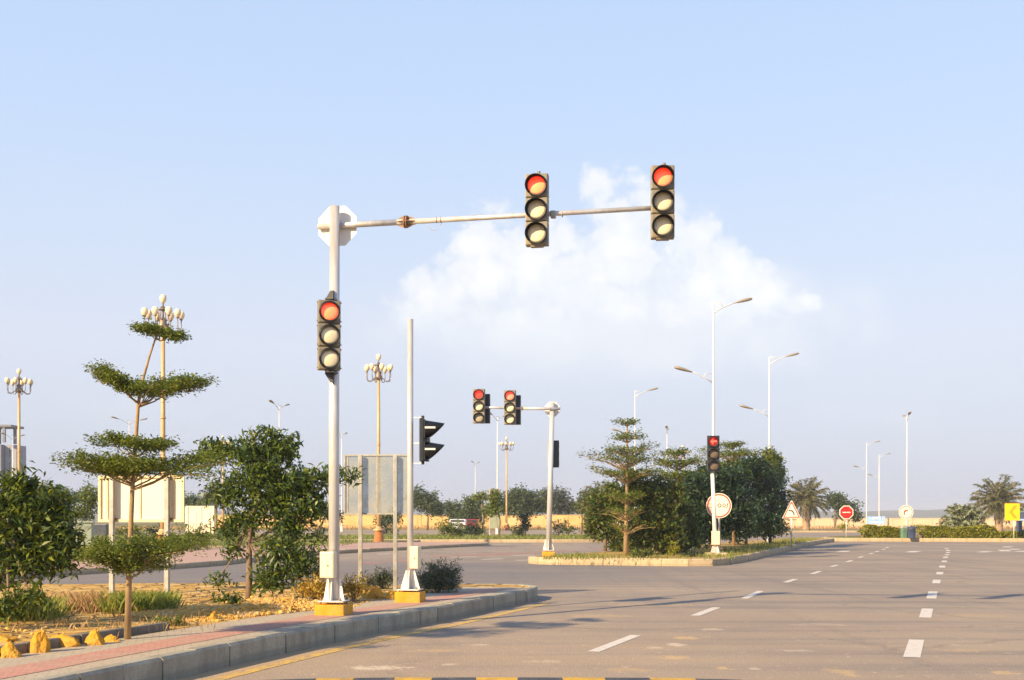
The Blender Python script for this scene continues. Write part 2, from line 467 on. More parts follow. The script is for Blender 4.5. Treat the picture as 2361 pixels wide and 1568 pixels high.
M['galv'] = mat_plain('galvanised_steel', (.60, .60, .60), 0.32, .30, var=.10, scale=5, stretch=(3, 3, .5), dirt=(.40, .32, .23), dirt_amt=.55)
M['galv_dull'] = mat_plain('dull_steel', (.40, .40, .38), 0.5, .5, var=.15, scale=7, dirt=(.25, .2, .14), dirt_amt=.5)
M['rust'] = mat_plain('rusty_steel', (.30, .18, .11), 0.75, .3, var=.3, scale=18)
M['white_steel'] = mat_plain('white_painted_steel', (.78, .76, .72), 0.45, 0, var=.05, scale=6, dirt=(.5, .42, .3), dirt_amt=.35)
M['lamp_white'] = mat_plain('pale_lamp_pole', (.66, .67, .68), 0.4, .1, var=.04, scale=4)
M['cream_box'] = mat_plain('cream_enamel', (.80, .70, .50), 0.42, 0, var=.04, scale=5, dirt=(.55, .42, .24), dirt_amt=.2)
M['ochre'] = mat_plain('ochre_painted_concrete', (.64, .32, .016), 0.85, 0, var=.22, scale=9, bump=.35, dirt=(.50, .30, .09), dirt_amt=.7)
M['concrete'] = mat_plain('pale_concrete', (.50, .42, .30), 0.9, 0, var=.18, scale=7, bump=.3)
M['head_grey'] = mat_plain('weathered_grey_housing', (.20, .185, .15), 0.45, 0, var=.25, scale=9, dirt=(.34, .26, .13), dirt_amt=.7)
M['head_black'] = mat_plain('black_housing', (.02, .024, .03), 0.4, 0, var=.2, scale=9)
M['visor'] = mat_plain('black_visor', (.012, .013, .014), 0.38, 0, var=.2, scale=8)
M['visor_edge'] = mat_plain('dusty_visor', (.03, .03, .03), 0.5, 0, var=.2, scale=8)
M['lens'] = mat_plain('cream_lens', (.80, .71, .50), 0.28, 0, var=.10, scale=10, coat=.3)
M['lens_dim'] = mat_plain('dim_lens', (.40, .36, .27), 0.3, 0, var=.15, scale=10, coat=.3)
M['lens_brown'] = mat_plain('brown_lens', (.16, .12, .085), 0.35, 0, var=.15, scale=10, coat=.2)
M['lens_red'] = mat_plain('lit_red_lens', (.70, .47, .22), 0.28, 0, var=.08, scale=10, emit=(1.0, .0, .0), es=.55)
M['lens_redder'] = mat_plain('lit_full_red_lens', (.42, .06, .04), 0.3, 0, var=.08, scale=10, emit=(1.0, .05, .03), es=.5)
M['lens_pink'] = mat_plain('lit_pink_lens', (.55, .36, .25), 0.3, 0, var=.25, scale=22, emit=(1.0, .04, .03), es=.55)
M['lens_darkred'] = mat_plain('glowing_dark_red_lens', (.12, .012, .012), 0.35, 0, var=.1, scale=10, emit=(1.0, .02, .01), es=.25)  # faint red glow behind the lit arrow, put in as emission
M['arrow_red'] = mat_plain('lit_red_arrow', (.5, .08, .05), 0.4, 0, var=.05, scale=10, emit=(1.0, .10, .06), es=1.0)
M['amber_glow'] = mat_plain('amber_lens_mark', (.70, .42, .10), 0.3, 0, var=.1, scale=10)
M['globe'] = mat_plain('milky_globe', (.86, .72, .50), 0.35, 0, var=.04, scale=4)
M['bronze'] = mat_plain('dull_bronze', (.24, .19, .16), 0.5, .4, var=.2, scale=8)
M['pole_beige'] = mat_plain('beige_painted_pole', (.58, .37, .17), 0.5, .15, var=.1, scale=5)
M['pole_pale'] = mat_plain('pale_pink_pole', (.60, .50, .42), 0.5, .1, var=.1, scale=5)
M['lamp_head'] = mat_plain('lamp_head_housing', (.33, .28, .20), 0.45, .2, var=.15, scale=6)
M['brick_base'] = mat_plain('brick_red_render', (.40, .16, .05), 0.85, 0, var=.2, scale=10, bump=.4)
M['board_cream'] = mat_plain('cream_sheet_metal', (.84, .76, .58), 0.55, 0, var=.04, scale=3, dirt=(.68, .54, .32), dirt_amt=.3)
M['board_frame'] = mat_plain('cream_frame', (.74, .60, .38), 0.55, 0, var=.08, scale=6, dirt=(.40, .26, .10), dirt_amt=.4)
M['sheet'] = mat_translucent_panel()
M['sign_white'] = mat_plain('sign_white', (.80, .74, .64), 0.45, 0, var=.03, scale=3)
M['sign_red'] = mat_plain('sign_red', (.66, .07, .03), 0.4, 0, var=.05, scale=5)
M['sign_pure_red'] = mat_plain('sign_strong_red', (.70, .012, .010), 0.4, 0, var=.05, scale=5)
M['sign_black'] = mat_plain('sign_black', (.025, .025, .03), 0.5, 0, var=.1, scale=5)
M['sign_brown'] = mat_plain('sign_brown', (.10, .055, .04), 0.5, 0, var=.1, scale=5)
M['sign_yellow'] = mat_plain('sign_yellow', (.80, .62, .0), 0.45, 0, var=.04, scale=3)
M['sign_orange'] = mat_plain('sign_orange', (.56, .30, .01), 0.45, 0, var=.06, scale=3)
M['sign_blue'] = mat_plain('sign_blue', (.30, .50, .86), 0.4, 0, var=.05, scale=3)
M['sign_dark_blue'] = mat_plain('dark_blue_paint', (.06, .085, .16), 0.5, 0, var=.15, scale=6)
M['sign_green'] = mat_plain('dull_green_paint', (.12, .24, .17), 0.5, 0, var=.15, scale=6)
M['kiosk_green'] = mat_plain('pale_green_cabinet', (.33, .38, .28), 0.55, 0, var=.08, scale=5, dirt=(.25, .24, .14), dirt_amt=.4)
M['wall_gold'] = mat_plain('golden_plaster_wall', (.64, .43, .18), 0.9, 0, var=.14, scale=.5, dirt=(.64, .52, .34), dirt_amt=.6)
M['wall_cream'] = mat_plain('cream_plaster_wall', (.62, .48, .34), 0.9, 0, var=.10, scale=.5, dirt=(.60, .50, .38), dirt_amt=.5)
M['bark_ochre'] = mat_plain('ochre_bark', (.34, .23, .12), 0.9, 0, var=.3, scale=12, stretch=(2, 2, .5), bump=.5, dirt=(.46, .29, .10), dirt_amt=.6)
M['bark'] = mat_plain('grey_brown_bark', (.22, .16, .115), 0.9, 0, var=.3, scale=10, stretch=(2, 2, .4), bump=.5)
M['palm_bark'] = mat_plain('palm_bark', (.34, .24, .15), 0.95, 0, var=.3, scale=8, bump=.6)
M['rock'] = mat_plain('ochre_rock', (.62, .31, .022), 0.95, 0, var=.35, scale=5, bump=.8, dirt=(.40, .23, .07), dirt_amt=.75)
M['rubble'] = mat_plain('ochre_rubble', (.60, .36, .085), 0.95, 0, var=.35, scale=9, bump=.6, dirt=(.62, .50, .30), dirt_amt=.7)
M['building'] = mat_plain('shade_toned_blue_grey_render', (.30, .31, .36), 0.8, 0, var=.05, scale=.4)  # shade on the tower's faces is darkened and blued into this colour
M['building_shade'] = mat_plain('shaded_grey_render', (.19, .20, .25), 0.8, 0, var=.05, scale=.4)  # same render with deeper shade put into the colour
M['window'] = mat_plain('dark_glazing', (.07, .08, .11), 0.25, 0, var=.2, scale=.8)
M['car_white'] = mat_plain('white_car_paint', (.62, .64, .66), 0.3, 0, var=.03, scale=3, coat=.6)
M['car_red'] = mat_plain('dark_red_car_paint', (.28, .02, .03), 0.3, 0, var=.03, scale=3, coat=.6)
M['rubber'] = mat_plain('black_rubber', (.02, .02, .02), 0.8, 0)
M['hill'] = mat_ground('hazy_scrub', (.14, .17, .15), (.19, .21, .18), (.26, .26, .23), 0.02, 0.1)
M['leaf_tier'] = mat_leaf('small_tier_leaf', [(0.095, 0.140, 0.022), (0.140, 0.185, 0.022), (0.213, 0.235, 0.039), (0.101, 0.151, 0.045)], .30)
M['leaf_dark'] = mat_leaf('dark_glossy_leaf', [(0.046, 0.087, 0.029), (0.087, 0.138, 0.026), (0.167, 0.210, 0.023), (0.065, 0.116, 0.043)], .2, .4)
M['leaf_mango'] = mat_leaf('broad_dark_leaf', [(0.044, 0.081, 0.025), (0.081, 0.131, 0.022), (0.175, 0.213, 0.020), (0.062, 0.106, 0.031)], .24, .4)
M['leaf_bush'] = mat_leaf('island_leaf', [(.05, .10, .026), (.09, .145, .024), (.15, .18, .024), (.11, .10, .03)], .24)
M['leaf_shade'] = mat_leaf('shaded_deep_green_leaf', [(.018, .048, .030), (.030, .068, .034), (.06, .10, .030), (.022, .050, .038)], .16)  # bluish dark of shaded foliage put into the leaf colour
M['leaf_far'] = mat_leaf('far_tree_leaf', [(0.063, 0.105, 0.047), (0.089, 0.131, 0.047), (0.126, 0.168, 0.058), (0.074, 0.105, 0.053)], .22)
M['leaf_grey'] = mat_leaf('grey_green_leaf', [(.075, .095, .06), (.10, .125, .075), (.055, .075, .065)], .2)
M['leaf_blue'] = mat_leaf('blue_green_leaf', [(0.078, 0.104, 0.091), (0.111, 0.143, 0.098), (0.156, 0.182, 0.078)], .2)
M['leaf_hedge'] = mat_leaf('hedge_leaf', [(.20, .22, .012), (.27, .27, .016), (.33, .31, .022), (.17, .19, .012)], .25)
M['leaf_palm'] = mat_leaf('palm_leaflet', [(0.091, 0.119, 0.049), (0.126, 0.147, 0.056), (0.168, 0.161, 0.070), (0.210, 0.168, 0.084)], .2)
M['leaf_fan'] = mat_leaf('pale_fan_leaf', [(.24, .27, .17), (.30, .33, .22), (.18, .21, .12)], .2)
M['leaf_straw'] = mat_leaf('golden_dry_leaf', [(.50, .32, .06), (.60, .41, .10), (.42, .27, .05), (.38, .34, .07)], .25)
M['grass_green'] = mat_leaf('green_blade', [(0.120, 0.168, 0.030), (0.180, 0.216, 0.042), (0.252, 0.264, 0.060)], .3)
M['grass_dry'] = mat_leaf('straw_blade', [(.36, .24, .10), (.44, .31, .15), (.30, .18, .10), (.38, .24, .16)], .3)


# ------------------------------------------------------------------ mesh builder
class MB:
    def __init__(self):
        self.v, self.f, self.s = [], [], []

    def add(self, verts, faces, smooth=False):
        o = len(self.v)
        self.v += [tuple(p) for p in verts]
        self.f += [tuple(i + o for i in f) for f in faces]
        self.s += [smooth] * len(faces)
        return self

    def box(self, c, size, rot=None, bev=0.0):
        bm = bmesh.new()
        bmesh.ops.create_cube(bm, size=1.0)
        for vv in bm.verts:
            vv.co = Vector((vv.co.x * size[0], vv.co.y * size[1], vv.co.z * size[2]))
        if bev:
            bmesh.ops.bevel(bm, geom=list(bm.edges), offset=bev, segments=2, affect='EDGES', profile=0.6)
        mt = Matrix.Translation(Vector(c))
        if rot is not None:
            mt = mt @ rot.to_4x4()
        bm.verts.index_update()
        self.add([mt @ vv.co for vv in bm.verts], [[q.index for q in ff.verts] for ff in bm.faces])
        bm.free()
        return self

    def tube(self, pts, radii, n=12, caps=True):
        pts = [Vector(p) for p in pts]
        if isinstance(radii, (int, float)):
            radii = [radii] * len(pts)
        rings = []
        prev = None
        for i, p in enumerate(pts):
            a = pts[max(0, i - 1)]; b = pts[min(len(pts) - 1, i + 1)]
            d = (b - a)
            if d.length < 1e-9:
                d = Vector((0, 0, 1))
            d.normalize()
            if prev is None:
                ref = Vector((1, 0, 0)) if abs(d.x) < 0.9 else Vector((0, 1, 0))
                x = d.cross(ref).normalized()
            else:
                x = prev - d * prev.dot(d)
                x.normalize()
            prev = x
            y = d.cross(x)
            rings.append([p + (x * math.cos(2 * math.pi * k / n) + y * math.sin(2 * math.pi * k / n)) * radii[i] for k in range(n)])
        vs = [q for r in rings for q in r]
        fs = []
        for i in range(len(pts) - 1):
            for k in range(n):
                fs.append((i * n + k, i * n + (k + 1) % n, (i + 1) * n + (k + 1) % n, (i + 1) * n + k))
        self.add(vs, fs, True)
        if caps:
            o = len(self.v) - len(vs)
            self.f.append(tuple(o + k for k in reversed(range(n)))); self.s.append(False)
            e = o + (len(pts) - 1) * n
            self.f.append(tuple(e + k for k in range(n))); self.s.append(False)
        return self

    def lathe(self, prof, c=(0, 0, 0), n=16, axis=None):
        """prof: (radius, height) from bottom to top"""
        vs, fs = [], []
        mt = Matrix.Translation(Vector(c))
        if axis is not None:
            mt = mt @ Vector((0, 0, 1)).rotation_difference(Vector(axis)).to_matrix().to_4x4()
        for (r, h) in prof:
            for k in range(n):
                a = 2 * math.pi * k / n
                vs.append(mt @ Vector((r * math.cos(a), r * math.sin(a), h)))
        for i in range(len(prof) - 1):
            for k in range(n):
                fs.append((i * n + k, i * n + (k + 1) % n, (i + 1) * n + (k + 1) % n, (i + 1) * n + k))
        self.add(vs, fs, True)
        return self

    def sphere(self, c, r, n=14, sz=1.0):
        k = 9
        prof = [(max(1e-4, r * math.sin(math.pi * i / k)), -r * sz * math.cos(math.pi * i / k)) for i in range(k + 1)]
        return self.lathe(prof, c, n)

    def prism(self, poly, y0, y1, mt=None):
        """polygon in (x, z), extruded along y"""
        n = len(poly)
        vs = [Vector((p[0], y0, p[1])) for p in poly] + [Vector((p[0], y1, p[1])) for p in poly]
        if mt is not None:
            vs = [mt @ q for q in vs]
        fs = [tuple(range(n)), tuple(reversed(range(n, 2 * n)))]
        fs += [(i + n, (i + 1) % n + n, (i + 1) % n, i) for i in range(n)]
        return self.add(vs, fs)

    def slab(self, poly, z0, z1):
        n = len(poly)
        vs = [(p[0], p[1], z1) for p in poly] + [(p[0], p[1], z0) for p in poly]
        fs = [tuple(range(n))] + [(i, i + n, (i + 1) % n + n, (i + 1) % n) for i in range(n)]
        return self.add(vs, fs)

    def ring(self, r0, r1, y, n=40, c=(0, 0)):
        """flat annulus in the xz plane facing -y"""
        vs = []
        for k in range(n):
            a = 2 * math.pi * k / n
            vs += [(c[0] + r0 * math.cos(a), y, c[1] + r0 * math.sin(a)), (c[0] + r1 * math.cos(a), y, c[1] + r1 * math.sin(a))]
        fs = [(2 * k, 2 * k + 1, (2 * k + 3) % (2 * n), (2 * k + 2) % (2 * n)) for k in range(n)]
        return self.add(vs, fs)

    def build(self, name, mat, parent=None, loc=None):
        me = bpy.data.meshes.new(name)
        me.from_pydata(self.v, [], self.f)
        me.polygons.foreach_set('use_smooth', self.s)
        me.update()
        bm = bmesh.new(); bm.from_mesh(me)
        bmesh.ops.recalc_face_normals(bm, faces=bm.faces)
        bm.to_mesh(me); bm.free()
        me.materials.append(M[mat] if isinstance(mat, str) else mat)
        o = bpy.data.objects.new(name, me)
        COL.objects.link(o)
        if parent is not None:
            o.parent = parent
        if loc is not None:
            o.location = loc
        return o


def thing(name, label, cat, loc=(0, 0, 0), rz=0.0, group=None, scale=1.0):
    o = bpy.data.objects.new(name, None)
    COL.objects.link(o)
    o.empty_display_size = 0.2
    o.location = loc; o.rotation_euler = (0, 0, rz); o.scale = (scale,) * 3
    o['label'] = label; o['category'] = cat
    if group:
        o['group'] = group
    return o


def tag(o, label, cat, group=None, kind=None):
    o['label'] = label; o['category'] = cat
    if group:
        o['group'] = group
    if kind:
        o['kind'] = kind
    return o


def struct(o):
    o['kind'] = 'structure'
    return o


def copy_tree(o, parent=None):
    c = o.copy()
    COL.objects.link(c)
    if parent is not None:
        c.parent = parent
    for ch in list(o.children):
        copy_tree(ch, c)
    return c


def text_part(txt, size, parent, mat, loc, name='lettering', ext=0.004, sx=1.0):
    cu = bpy.data.curves.new(name, 'FONT')
    cu.body = txt; cu.size = size; cu.extrude = ext; cu.align_x = 'CENTER'; cu.align_y = 'CENTER'
    to = bpy.data.objects.new('tmp', cu)
    COL.objects.link(to)
    bpy.context.view_layer.update()
    me = bpy.data.meshes.new_from_object(to.evaluated_get(bpy.context.evaluated_depsgraph_get()))
    bpy.data.objects.remove(to); bpy.data.curves.remove(cu)
    me.name = name
    me.materials.clear(); me.materials.append(M[mat])
    o = bpy.data.objects.new(name, me)
    COL.objects.link(o)
    o.parent = parent; o.location = loc; o.rotation_euler = (R(90), 0, 0); o.scale = (sx, 1, 1)
    return o


# ------------------------------------------------------------------ plan helpers
def smooth_line(pts, step=0.4):
    pts = [Vector((p[0], p[1])) for p in pts]
    ext = [pts[0] * 2 - pts[1]] + pts + [pts[-1] * 2 - pts[-2]]
    dense = []
    for i in range(1, len(ext) - 2):
        p0, p1, p2, p3 = ext[i - 1:i + 3]
        for k in range(16):
            t = k / 16
            dense.append(0.5 * ((2 * p1) + (p2 - p0) * t + (2 * p0 - 5 * p1 + 4 * p2 - p3) * t * t + (3 * p1 - p0 - 3 * p2 + p3) * t ** 3))
    dense.append(pts[-1])
    return resample(dense, step)


def resample(pts, step):
    pts = [Vector((p[0], p[1])) for p in pts]
    L = [0.0]
    for a, b in zip(pts, pts[1:]):
        L.append(L[-1] + (b - a).length)
    n = max(1, int(round(L[-1] / step)))
    out = []
    j = 0
    for i in range(n + 1):
        s = L[-1] * i / n
        while j < len(L) - 2 and L[j + 1] < s:
            j += 1
        t = (s - L[j]) / max(1e-9, L[j + 1] - L[j])
        out.append(pts[j].lerp(pts[j + 1], t))
    return out


def offset(pts, d):
    """shift a polyline to its left by d"""
    out = []
    for i, p in enumerate(pts):
        a = pts[max(0, i - 1)]; b = pts[min(len(pts) - 1, i + 1)]
        t = (b - a).normalized()
        out.append(p + Vector((-t.y, t.x)) * d)
    return out


def kerb(name, line, z0, z1, width, block, mat, gap=0.012, chamfer=0.03, seed=0):
    """kerb stones laid along a line, the road on its right-hand side"""
    rng = random.Random(seed)
    pts = resample(line, block)
    inn = offset(pts, width)
    cham = offset(pts, chamfer)
    b = MB()
    for i in range(len(pts) - 1):
        L = (pts[i + 1] - pts[i]).length
        g = gap / L / 2
        z = z1 + rng.uniform(-.008, .006)
        q = []
        dx = rng.uniform(-.012, .012)
        for t in (g, 1 - g):
            o = pts[i].lerp(pts[i + 1], t); c = cham[i].lerp(cham[i + 1], t); n = inn[i].lerp(inn[i + 1], t)
            k = (n - o).normalized() * dx
            o = o + k; c = c + k
            q += [(o.x, o.y, z0), (o.x, o.y, z - chamfer), (c.x, c.y, z), (n.x, n.y, z), (n.x, n.y, z0)]
        fs = [(0, 5, 6, 1), (1, 6, 7, 2), (2, 7, 8, 3), (3, 8, 9, 4), (0, 1, 2, 3, 4), (9, 8, 7, 6, 5)]
        b.add(q, fs)
    return struct(b.build(name, mat))


def strip(name, a, b, z, mat):
    m = MB()
    n = min(len(a), len(b))
    vs = [(p.x, p.y, z) for p in a[:n]] + [(p.x, p.y, z) for p in b[:n]]
    m.add(vs, [(i, i + 1, n + i + 1, n + i) for i in range(n - 1)])
    return struct(m.build(name, mat))


# ------------------------------------------------------------------ ground, roads, islands
gm = MB()
gm.add([(-2400, -380, -.03), (2400, -380, -.03), (2400, 2300, -.03), (-2400, 2300, -.03)], [(0, 1, 2, 3)])
struct(gm.build('ground', 'ground'))
rm = MB()
rm.add([(-140, -40, 0), (160, -40, 0), (160, 150, 0), (-140, 150, 0)], [(0, 1, 2, 3)])
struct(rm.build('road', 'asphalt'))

# near pavement: kerb line from the frame's foot round the corner and back along the side road
kline = smooth_line([(-6.6, 1.0), (-5.4, 5.0), (-4.05, 9.0), (-3.39, 11.2), (-2.68, 13.46), (-1.95, 15.55), (-1.21, 17.33), (0.18, 21.3),
                     (0.52, 22.45), (0.42, 23.1), (-.1, 23.6), (-.92, 23.72), (-3.35, 23.2), (-9.2, 22.4), (-30, 20.0), (-60, 16.5)], 0.25)
KZ = 0.25
kerb('near_kerb', kline, -.05, KZ, 0.16, 0.62, 'kerb_grey', seed=1)
corner = min(range(len(kline)), key=lambda i: (kline[i] - Vector((0.5, 22.45))).length)
inner_all = offset(kline, 0.155)
verge = MB()
verge.slab([(p.x, p.y) for p in inner_all] + [(-60, 1.0)], -.02, KZ - .012)
struct(verge.build('verge', 'crazy'))
side = kline[:corner + 1]
e0, e1, e2, e3 = offset(side, .16), offset(side, .43), offset(side, .92), offset(side, 1.50)
# trim so that the strips end inside the corner
cut = len(side) - 4
strip('pavement', e0[:cut + 3], e3[:cut + 3], KZ - .006, 'pave_grey')
strip('red_paving', e1[:cut], e2[:cut], KZ - .002, 'pave_red')
# low stone-paved bank rising towards the side road
bk_ = MB()
fl = [p for p in offset(kline, .25) if p.x < -3.6 and p.x > -22 and p.y > 18]
vs, fs = [], []
for p in fl:
    for k, (dy, zq) in enumerate(((0, .0), (-.35, .10), (-1.2, .15), (-2.2, .11), (-3.6, .05), (-5.0, -.012))):
        vs.append((p.x, p.y + dy, KZ - .01 + zq + (.025 * mnoise.noise(Vector((p.x * 1.1, dy * 1.3, 2))) if 0 < k < 5 else 0)))
for i in range(len(fl) - 1):
    for k in range(5):
        fs.append((i * 6 + k, (i + 1) * 6 + k, (i + 1) * 6 + k + 1, i * 6 + k + 1))
bk_.add(vs, fs)
struct(bk_.build('stone_bank', 'crazy'))
# raised edging stones behind the pavement
eline = [p for p in offset(side, 1.58) if 10.6 < p.y < 13.9]
kerb('edging_kerb', eline, KZ - .05, KZ + .09, .09, 0.9, 'kerb_dark', seed=3, chamfer=.01)

# pink paved median on the far side of the side road
near_e = [G(-500, 1376), G(95, 1331), G(480, 1306.5), G(695, 1283), G(940, 1268), G(1125, 1258)]
ml = smooth_line([(p.x, p.y) for p in near_e], 0.7)
far_e = [G(1128, 1255.5), G(940, 1256.5), G(640, 1262), G(420, 1279), G(200, 1298), G(-500, 1352)]
mr = smooth_line([(p.x, p.y) for p in far_e], 0.7)
loop = ml + mr
kerb('median_kerb', loop + [loop[0]], -.05, .17, .18, .8, 'kerb_cream', seed=4)
ms = MB(); ms.slab([(p.x, p.y) for p in offset(loop, .17)], -.03, .16)
struct(ms.build('median_paving', 'pave_pink'))

# triangular island with the trees
isl = [G(1218, 1299), (1.2, 39.6), G(1400, 1303.5), G(1560, 1305.5), G(1650, 1305), G(1690, 1300), G(1740, 1290), G(1800, 1275), G(1870, 1258), G(1925, 1249)]
isl = smooth_line([(p[0], p[1]) for p in isl], 0.5)
back = smooth_line([(22.6, 80.5), (19.5, 80.5), (12.5, 66), (6.0, 52), (2.2, 44.0), (0.62, 41.2)], 0.5)
loop = isl + back
kerb('island_kerb', loop + [loop[0]], -.05, .25, .2, .9, 'kerb_cream', seed=5)
im = MB(); im.slab([(p.x, p.y) for p in offset(loop, .19)], -.03, .235)
struct(im.build('island_soil', 'dry_grass_ground'))

# far verge with its lane, dry grass and walls
fv = smooth_line([(-140, 77), (-60, 77), (-10, 77), (6.5, 77.5), (12, 84), (20, 108), (28, 130), (36, 135), (90, 135), (158, 135)], 1.0)
kerb('far_kerb', fv, -.05, .22, .2, 1.2, 'kerb_cream', seed=6)
vm = MB(); vm.slab([(p.x, p.y) for p in offset(fv, .19)] + [(158, 400), (-140, 400)], -.02, .205)
struct(vm.build('far_verge', 'grass_ground'))
pm = MB()
pm.add([(-139, 97, .21), (12, 97, .21), (24, 139, .21), (157, 139, .21), (157, 150, .21), (-139, 145, .21)], [(0, 1, 2, 5), (2, 3, 4, 5)])
struct(pm.build('service_lane', 'path'))
dm = MB()
dm.add([(-139, 149, .212), (157, 154, .212), (157, 175, .212), (-139, 178, .212)], [(0, 1, 2, 3)])
struct(dm.build('dry_grass_strip', 'dry_grass_ground'))

# lawn on the far side of the pink median
lw = smooth_line([(-80, 56), (-40, 56.5), (-17, 58), (-12, 63.5), (-8.6, 68.5), (-6.4, 73), (-6.2, 76.6)], .8)
kerb('lawn_kerb', lw, -.05, .2, .18, 1.1, 'kerb_cream', seed=8)
lm = MB(); lm.slab([(p.x, p.y) for p in offset(lw, .17)] + [(-80, 76.8)], -.02, .185)
struct(lm.build('lawn', 'grass_ground'))

# hedge island on the right
hi = smooth_line([(90, 74.5), (60, 76.0), (40, 77.8), (30, 79.6), (24.0, 80.6), (22.8, 81.8), (23.2, 84), (26, 90), (34, 95), (60, 97), (90, 97)], 0.8)
hi = list(reversed(hi))
kerb('roundabout_kerb', hi, -.05, .26, .2, 1.1, 'kerb_cream', seed=7)
hm = MB(); hm.slab([(p.x, p.y) for p in offset(hi, .19)], -.03, .245)
struct(hm.build('roundabout_soil', 'grass_ground'))

# distant scrubby rise
rng = random.Random(5)
hb = MB()
vs, fs = [], []
nx = 260
for i in range(nx):
    x = -1900 + 3800 * i / (nx - 1)
    h = 13 + 5 * mnoise.noise(Vector((x * .004, 0, 0))) + 3.5 * mnoise.noise(Vector((x * .03, 3, 0))) + 2.0 * mnoise.noise(Vector((x * .12, 7, 0)))
    if x < 150:
        h *= 0.75
    for j, (yy, k) in enumerate(((1050, 0), (1100, .45), (1180, .75), (1300, 1.0), (1700, .7))):
        vs.append((x, yy + 25 * mnoise.noise(Vector((x * .02, j, 1))), max(-.02, h * k + (1.5 * mnoise.noise(Vector((x * .08, j * 2, 5))) if k else 0))))
for i in range(nx - 1):
    for j in range(4):
        fs.append((i * 5 + j, (i + 1) * 5 + j, (i + 1) * 5 + j + 1, i * 5 + j + 1))
hb.add(vs, fs, True)
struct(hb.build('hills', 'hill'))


# evening haze: one closed box of thin even air over the whole place
hz_m = bpy.data.materials.new('haze_air'); hz_m.use_nodes = True
_nt = hz_m.node_tree; _nt.nodes.clear()
_o = _nt.nodes.new('ShaderNodeOutputMaterial'); _v = _nt.nodes.new('ShaderNodeVolumePrincipled')
_v.inputs['Color'].default_value = (.80, .86, 1.0, 1); _v.inputs['Density'].default_value = HAZE; _v.inputs['Anisotropy'].default_value = 0.0
_nt.links.new(_v.outputs[0], _o.inputs['Volume'])
hzb = MB(); hzb.box((0, 970, 14.5), (5000, 2800, 31.0))
hz_o = hzb.build('haze', hz_m); hz_o['kind'] = 'stuff'; hz_o['label'] = 'thin pale evening haze over the whole place'; hz_o['category'] = 'haze'


# ---- painted markings, 4 mm above the asphalt
def dash(b, p, q, w, z=.004):
    d = (q - p); d.z = 0
    n = Vector((-d.y, d.x, 0)).normalized() * w / 2
    b.add([(x.x, x.y, z) for x in (p - n, p + n, q + n, q - n)], [(0, 1, 2, 3)])


wl = MB()
left_d = [((1368, 1503), (1466, 1465)), ((1602, 1420), (1652, 1401)), ((1716, 1380.5), (1754, 1363)), ((1811, 1343), (1834, 1335.5)),
          ((1872, 1323.5), (1891, 1317)), ((1916, 1307), (1931, 1302.8)), ((1953, 1296), (1964, 1292)), ((1980, 1286), (1989, 1283)),
          ((2005, 1277.5), (2013, 1275)), ((2018, 1273), (2026, 1270.6)), ((2035, 1267.5), (2040, 1265.5)), ((2044, 1263.5), (2047, 1261.5))]
for a, c in left_d:
    dash(wl, G(*a), G(*c), .15)
struct(wl.build('lane_line', 'white_paint'))
wr = MB()
right_d = [((2102, 1516), (2113.5, 1475.5)), ((2133, 1424.5), (2138.5, 1403.6)), ((2147, 1380.5), (2151.5, 1364)), ((2158, 1345.3), (2160.5, 1337)),
           ((2166, 1324.7), (2167.5, 1319)), ((2172, 1309), (2173, 1304.3)), ((2176.5, 1296.3), (2178, 1292.8)), ((2179.5, 1286.7), (2180.5, 1283.6)),
           ((2183, 1280.3), (2184, 1278.2)), ((2185.5, 1275.3), (2186, 1273.2)), ((2186.5, 1270.5), (2186, 1268.3)), ((2184, 1266), (2181, 1264.3))]
for a, c in right_d:
    dash(wr, G(*a), G(*c), .19)
struct(wr.build('lane_line', 'white_paint'))
wo = MB()
for a, c in [((1940, 1272.5), (1952, 1270)), ((2098, 1273.5), (2113, 1270.8)), ((2262, 1273.5), (2278, 1271.6)), ((2318, 1262), (2328, 1260.4)),
             ((2331, 1267.5), (2344, 1266)), ((2349, 1272), (2361, 1270.4)), ((2320, 1271), (2312, 1268))]:
    dash(wo, G(*a), G(*c), .5)
for a, c in [((1040, 1285), (1100, 1284)), ((1110, 1290), (1160, 1288.5)), ((1180, 1281), (1230, 1279.6)), ((1190, 1292), (1250, 1291)), ((870, 1278), (900, 1277))]:
    dash(wo, G(*a), G(*c), .35)
struct(wo.build('lane_line', 'white_paint'))
ye = [p for p in offset(kline, -.34) if p.y < 21.5][:int(1e6)]
ye = [p for p in ye if p.x > -7]
ye_in = [p for p in offset(kline, -.50)][:len(ye)]
strip('edge_line', ye, ye_in, .004, 'yellow_paint')
rd = MB()
for (u0, v0, u1, v1) in [(905, 1293, 945, 1291), (1010, 1283, 1035, 1281.5), (1108, 1279.5, 1135, 1278), (1205, 1275.5, 1228, 1274.5), (1298, 1271.8, 1318, 1271),
                         (1372, 1267, 1398, 1266), (840, 1299, 870, 1297.5), (1060, 1281.3, 1085, 1280.4), (1150, 1278, 1190, 1276.4), (1250, 1273.6, 1280, 1272.5)]:
    dash(rd, G(u0, v0), G(u1, v1), 1.0)
struct(rd.build('worn_line', 'red_paint'))


